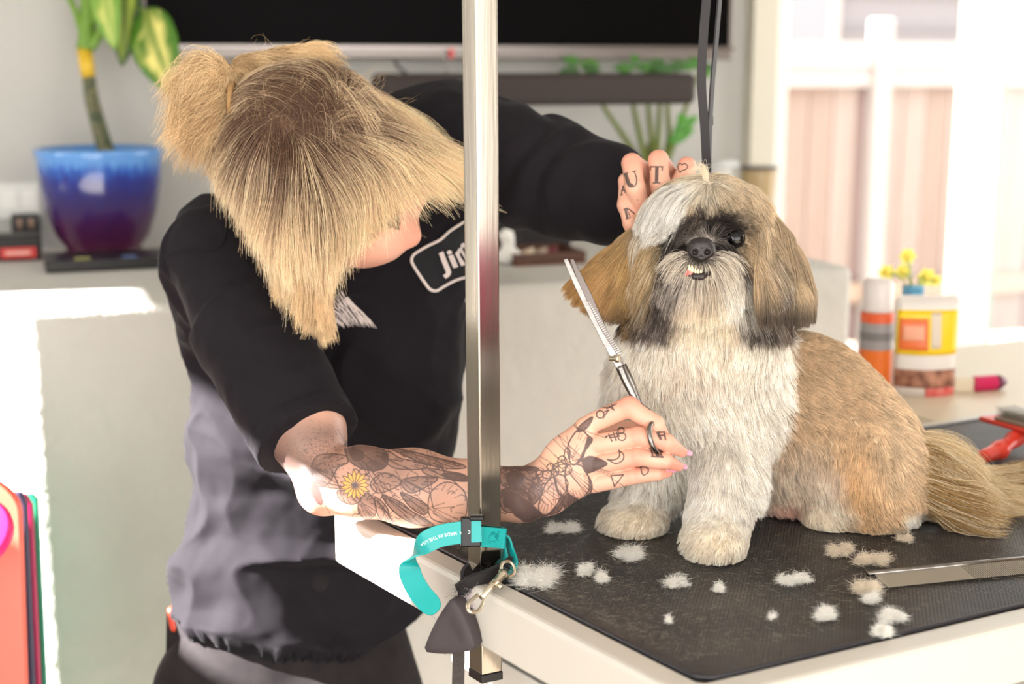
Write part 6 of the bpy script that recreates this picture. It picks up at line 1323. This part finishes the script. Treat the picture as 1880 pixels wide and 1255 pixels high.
# steel comb
CZ = TZ+0.009
c_a, c_b = HZ(1592, 1053, CZ), HZ(1905, 1022, CZ); ax_ = nrm(c_b-c_a); t1 = HZ(1640, 1077, TZ+0.0035)-HZ(1612, 1051, CZ)
CO = empty('steel_comb', (c_a+c_b)/2); tag(CO, 'long steel grooming comb lying on the mat at its right side', 'comb')
MB().tube([c_a, c_a+ax_*0.001, c_b-ax_*0.001, c_b], [0.0022, 0.0032, 0.0032, 0.0022], 14).build('spine', M['steel'], CO, smooth=True)
Lc = np.linalg.norm(c_b-c_a); ft, ct = MB(), MB(); x = 0.008
half = Lc*0.52
while x < half: ft.tube([c_a+ax_*x, c_a+ax_*x+t1*0.97, c_a+ax_*x+t1], [0.0005, 0.00048, 0.0003], 5); x += 0.00125
while x < Lc-0.006: ct.tube([c_a+ax_*x, c_a+ax_*x+t1*0.97, c_a+ax_*x+t1], [0.0008, 0.0007, 0.0004], 5); x += 0.0026
M['tooth'] = mat('comb_teeth_steel', (196, 186, 170), 0.4, 0.6); o = ft.build('fine_teeth', M['tooth'], CO); o['kind'] = 'stuff'; ct.build('coarse_teeth', M['tooth'], CO)
# red slicker brush
M['red'] = mat('red_plastic', (226, 66, 48), 0.32)
def zt(px, py, h): return HZ(px, py, TZ+h)
BR = empty('slicker_brush', zt(1880, 830, 0)); tag(BR, 'red handled slicker brush with wire bristles behind the dog tail', 'brush')
b0 = Body(0.012); hp_ = [zt(1806, 838, 0.014), zt(1835, 826, 0.016), zt(1862, 806, 0.022), zt(1895, 792, 0.03), zt(1950, 782, 0.035)]; b0.chainw(list(zip(hp_, (0.0105, 0.0115, 0.010, 0.010, 0.012)))); v_, f_ = b0.surf(0.0025); obj('handle', mesh_np('handle', v_, f_), M['red'], BR)
p_a, p_b = zt(1818, 766, 0.034), zt(1950, 802, 0.042); dd3 = p_b-p_a; dx_ = nrm(dd3); dy_ = nrm(np.cross(Z_, dx_)); dz_ = np.cross(dx_, dy_)
MB().box((p_a+p_b)/2, dx_, dy_, dz_, np.linalg.norm(dd3)/2, 0.022, 0.004).build('plate', M['red'], BR, bevel=0.003)
MB().box((p_a+p_b)/2+dx_*0.014+dz_*0.0065, dx_, dy_, dz_, np.linalg.norm(dd3)/2-0.018, 0.019, 0.0022).build('pad', mat('brown_pad', (150, 126, 108), 0.7), BR, bevel=0.001)
bri = MB(); rb = random.Random(4)
for i in range(26):
    for j in range(8):
        p = (p_a+p_b)/2+dx_*(0.014+(i/25-0.5)*(np.linalg.norm(dd3)-0.042))+dy_*((j/7-0.5)*0.034)+dz_*0.0088; bri.tube([p, p+dz_*0.011+dy_*0.001, p+dz_*0.016-dx_*0.003], 0.00045, 4)
bri.build('bristles', mat('grey_wire', (150, 144, 134), 0.3, 0.8), BR)
# cut tufts of hair on the mat
TF = [(990, 1062, 46, 26, 700, 0.024, 'largest fluffy white hair tuft at the mat corner beside the snap hook'), (1075, 1049, 17, 11, 220, 0.012, 'small white hair tuft just right of the largest tuft'), (1110, 1064, 17, 9, 200, 0.012, 'small flat white tuft right of the largest one, nearer the table edge'),
      (1158, 1020, 34, 13, 380, 0.017, 'ragged white hair tuft in front of the far front paw'), (1210, 978, 20, 9, 160, 0.012, 'pale hair tuft beside the far front paw'), (1240, 1072, 34, 11, 130, 0.015, 'thin wispy hair tuft in the middle of the mat'), (1317, 1083, 13, 6, 170, 0.009, 'tiny compact white tuft in front of the near front paw'),
      (1460, 1068, 42, 9, 330, 0.014, 'long narrow white hair tuft near the mat centre'), (1542, 1014, 28, 12, 330, 0.014, 'beige hair tuft below the hind foot'), (1605, 1031, 42, 12, 420, 0.015, 'long cream hair tuft just above the comb tip'), (1590, 1084, 26, 14, 420, 0.018, 'ragged cream hair tuft under the comb tip'),
      (1598, 1104, 15, 7, 200, 0.013, 'small ragged tuft below the comb tip'), (1520, 1131, 28, 13, 380, 0.014, 'curved white hair tuft near the front edge of the mat'), (1635, 1135, 34, 11, 420, 0.014, 'oval white hair tuft near the front edge, right of the curved one'), (1620, 1163, 20, 10, 320, 0.013, 'round white hair tuft right at the front edge of the mat'),
      (1226, 1140, 7, 4, 60, 0.008, 'speck of white hair left of centre near the mat edge'), (1418, 1135, 9, 4, 50, 0.008, 'faint speck of hair between the compact and curved tufts'), (1660, 992, 18, 6, 120, 0.011, 'thin beige tuft behind the long cream tuft'), (1130, 975, 36, 8, 260, 0.014, 'pale hair tuft on the mat behind the wrist'), (1030, 972, 44, 8, 300, 0.015, 'grey pale hair tuft lying under the tattooed wrist')]
for i, (x, y, rx_, ry_, n_t, l_, lab) in enumerate(TF):
    c = HZ(x, y, TZ+0.0035); ex = HZ(x+rx_, y, TZ+0.0035)-c; ey = HZ(x, y-ry_, TZ+0.0035)-c
    parts = []; rs = np.random.default_rng(200+i)
    for k in range(9):
        cc_ = c+ex*rs.uniform(-0.6, 0.6)+ey*rs.uniform(-0.5, 0.5); P, cj = strands('t', cc_, ex*rs.uniform(0.15, 0.42), ey*rs.uniform(0.2, 0.5), Z_*0.007, int(n_t*4.0)//9, l_*0.7, lin((254, 250, 242)) if i not in (8, 9, 10, 17) else lin((244, 232, 214)), None, sd_=300+i*7+k, updn=0.45); parts.append((P, cj))
    P = np.concatenate([a for a, b in parts]); cj = np.concatenate([b for a, b in parts]); P[..., 2] = np.maximum(P[..., 2], TZ+0.0026)
    o = curves('hair_tuft', P-c, 0.00013, cj, M['fur'], None); o.location = Vector(c); tag(o, lab, 'hair', 'cut hair tufts on the mat')
rs = np.random.default_rng(77); n_ = 5200; u = rs.random(n_)**1.7; v = rs.random(n_); pts_ = np.array([TP(LA*(0.06+0.9*a), 0.05+0.9*b_, TZ+0.003) for a, b_ in zip(1-(1-rs.random(n_))*0.95, u)])
an = rs.uniform(0, 6.28, n_); l = rs.uniform(0.002, 0.012, n_); k_ = rs.uniform(-1.5, 1.5, n_); P = np.empty((n_, 5, 3)); P[:, 0] = pts_
for k in range(1, 5): a = an+k_*k/4; P[:, k] = P[:, k-1]+np.stack([np.cos(a), np.sin(a), 0*a], -1)*(l/4)[:, None]
o = curves('hair_clippings', P-TP(LA/2, LB/2), 0.00012, np.tile(lin((176, 166, 150)), (n_, 1)), M['fur'], None); o.location = Vector(TP(LA/2, LB/2)); tag(o, 'fine loose hair clippings dusted over the black mat', 'hair', kind='stuff')

# bin and bench added out of view to reflect pink in the post
pb = ST(2.72, -2.2, 0.40); o = MB(); o.lathe(pb, [(0.20, 0.002), (0.21, 0.01), (0.25, 0.36), (0.265, 0.365), (0.265, 0.38), (0.24, 0.38), (0.20, 0.02)], 36, cap=False); o.add([pb+Z_*0.01+0.2*(A_*math.cos(a)+B_*math.sin(a)) for a in np.linspace(0, 6.283, 25)[:-1]], [tuple(range(24))]); q = o.build('added_bin', mat('hot_pink_bin', (226, 0, 120), 0.4), smooth=True); tag(q, 'hot pink round bin added out of view to put a pink patch in the chrome post', 'bin')
bn = MB().rbox(2.2, 3.2, -2.48, -1.92, 0.36, 0.399); 
for a in (2.25, 3.15):
    for b in (-2.43, -1.97): bn.rbox(a-0.02, a+0.02, b-0.02, b+0.02, 0.001, 0.359)
tag(bn.build('added_bench', mat('dark_bench_wood', (60, 46, 38), 0.5)), 'low dark bench added out of view to carry the hot pink bin', 'bench')
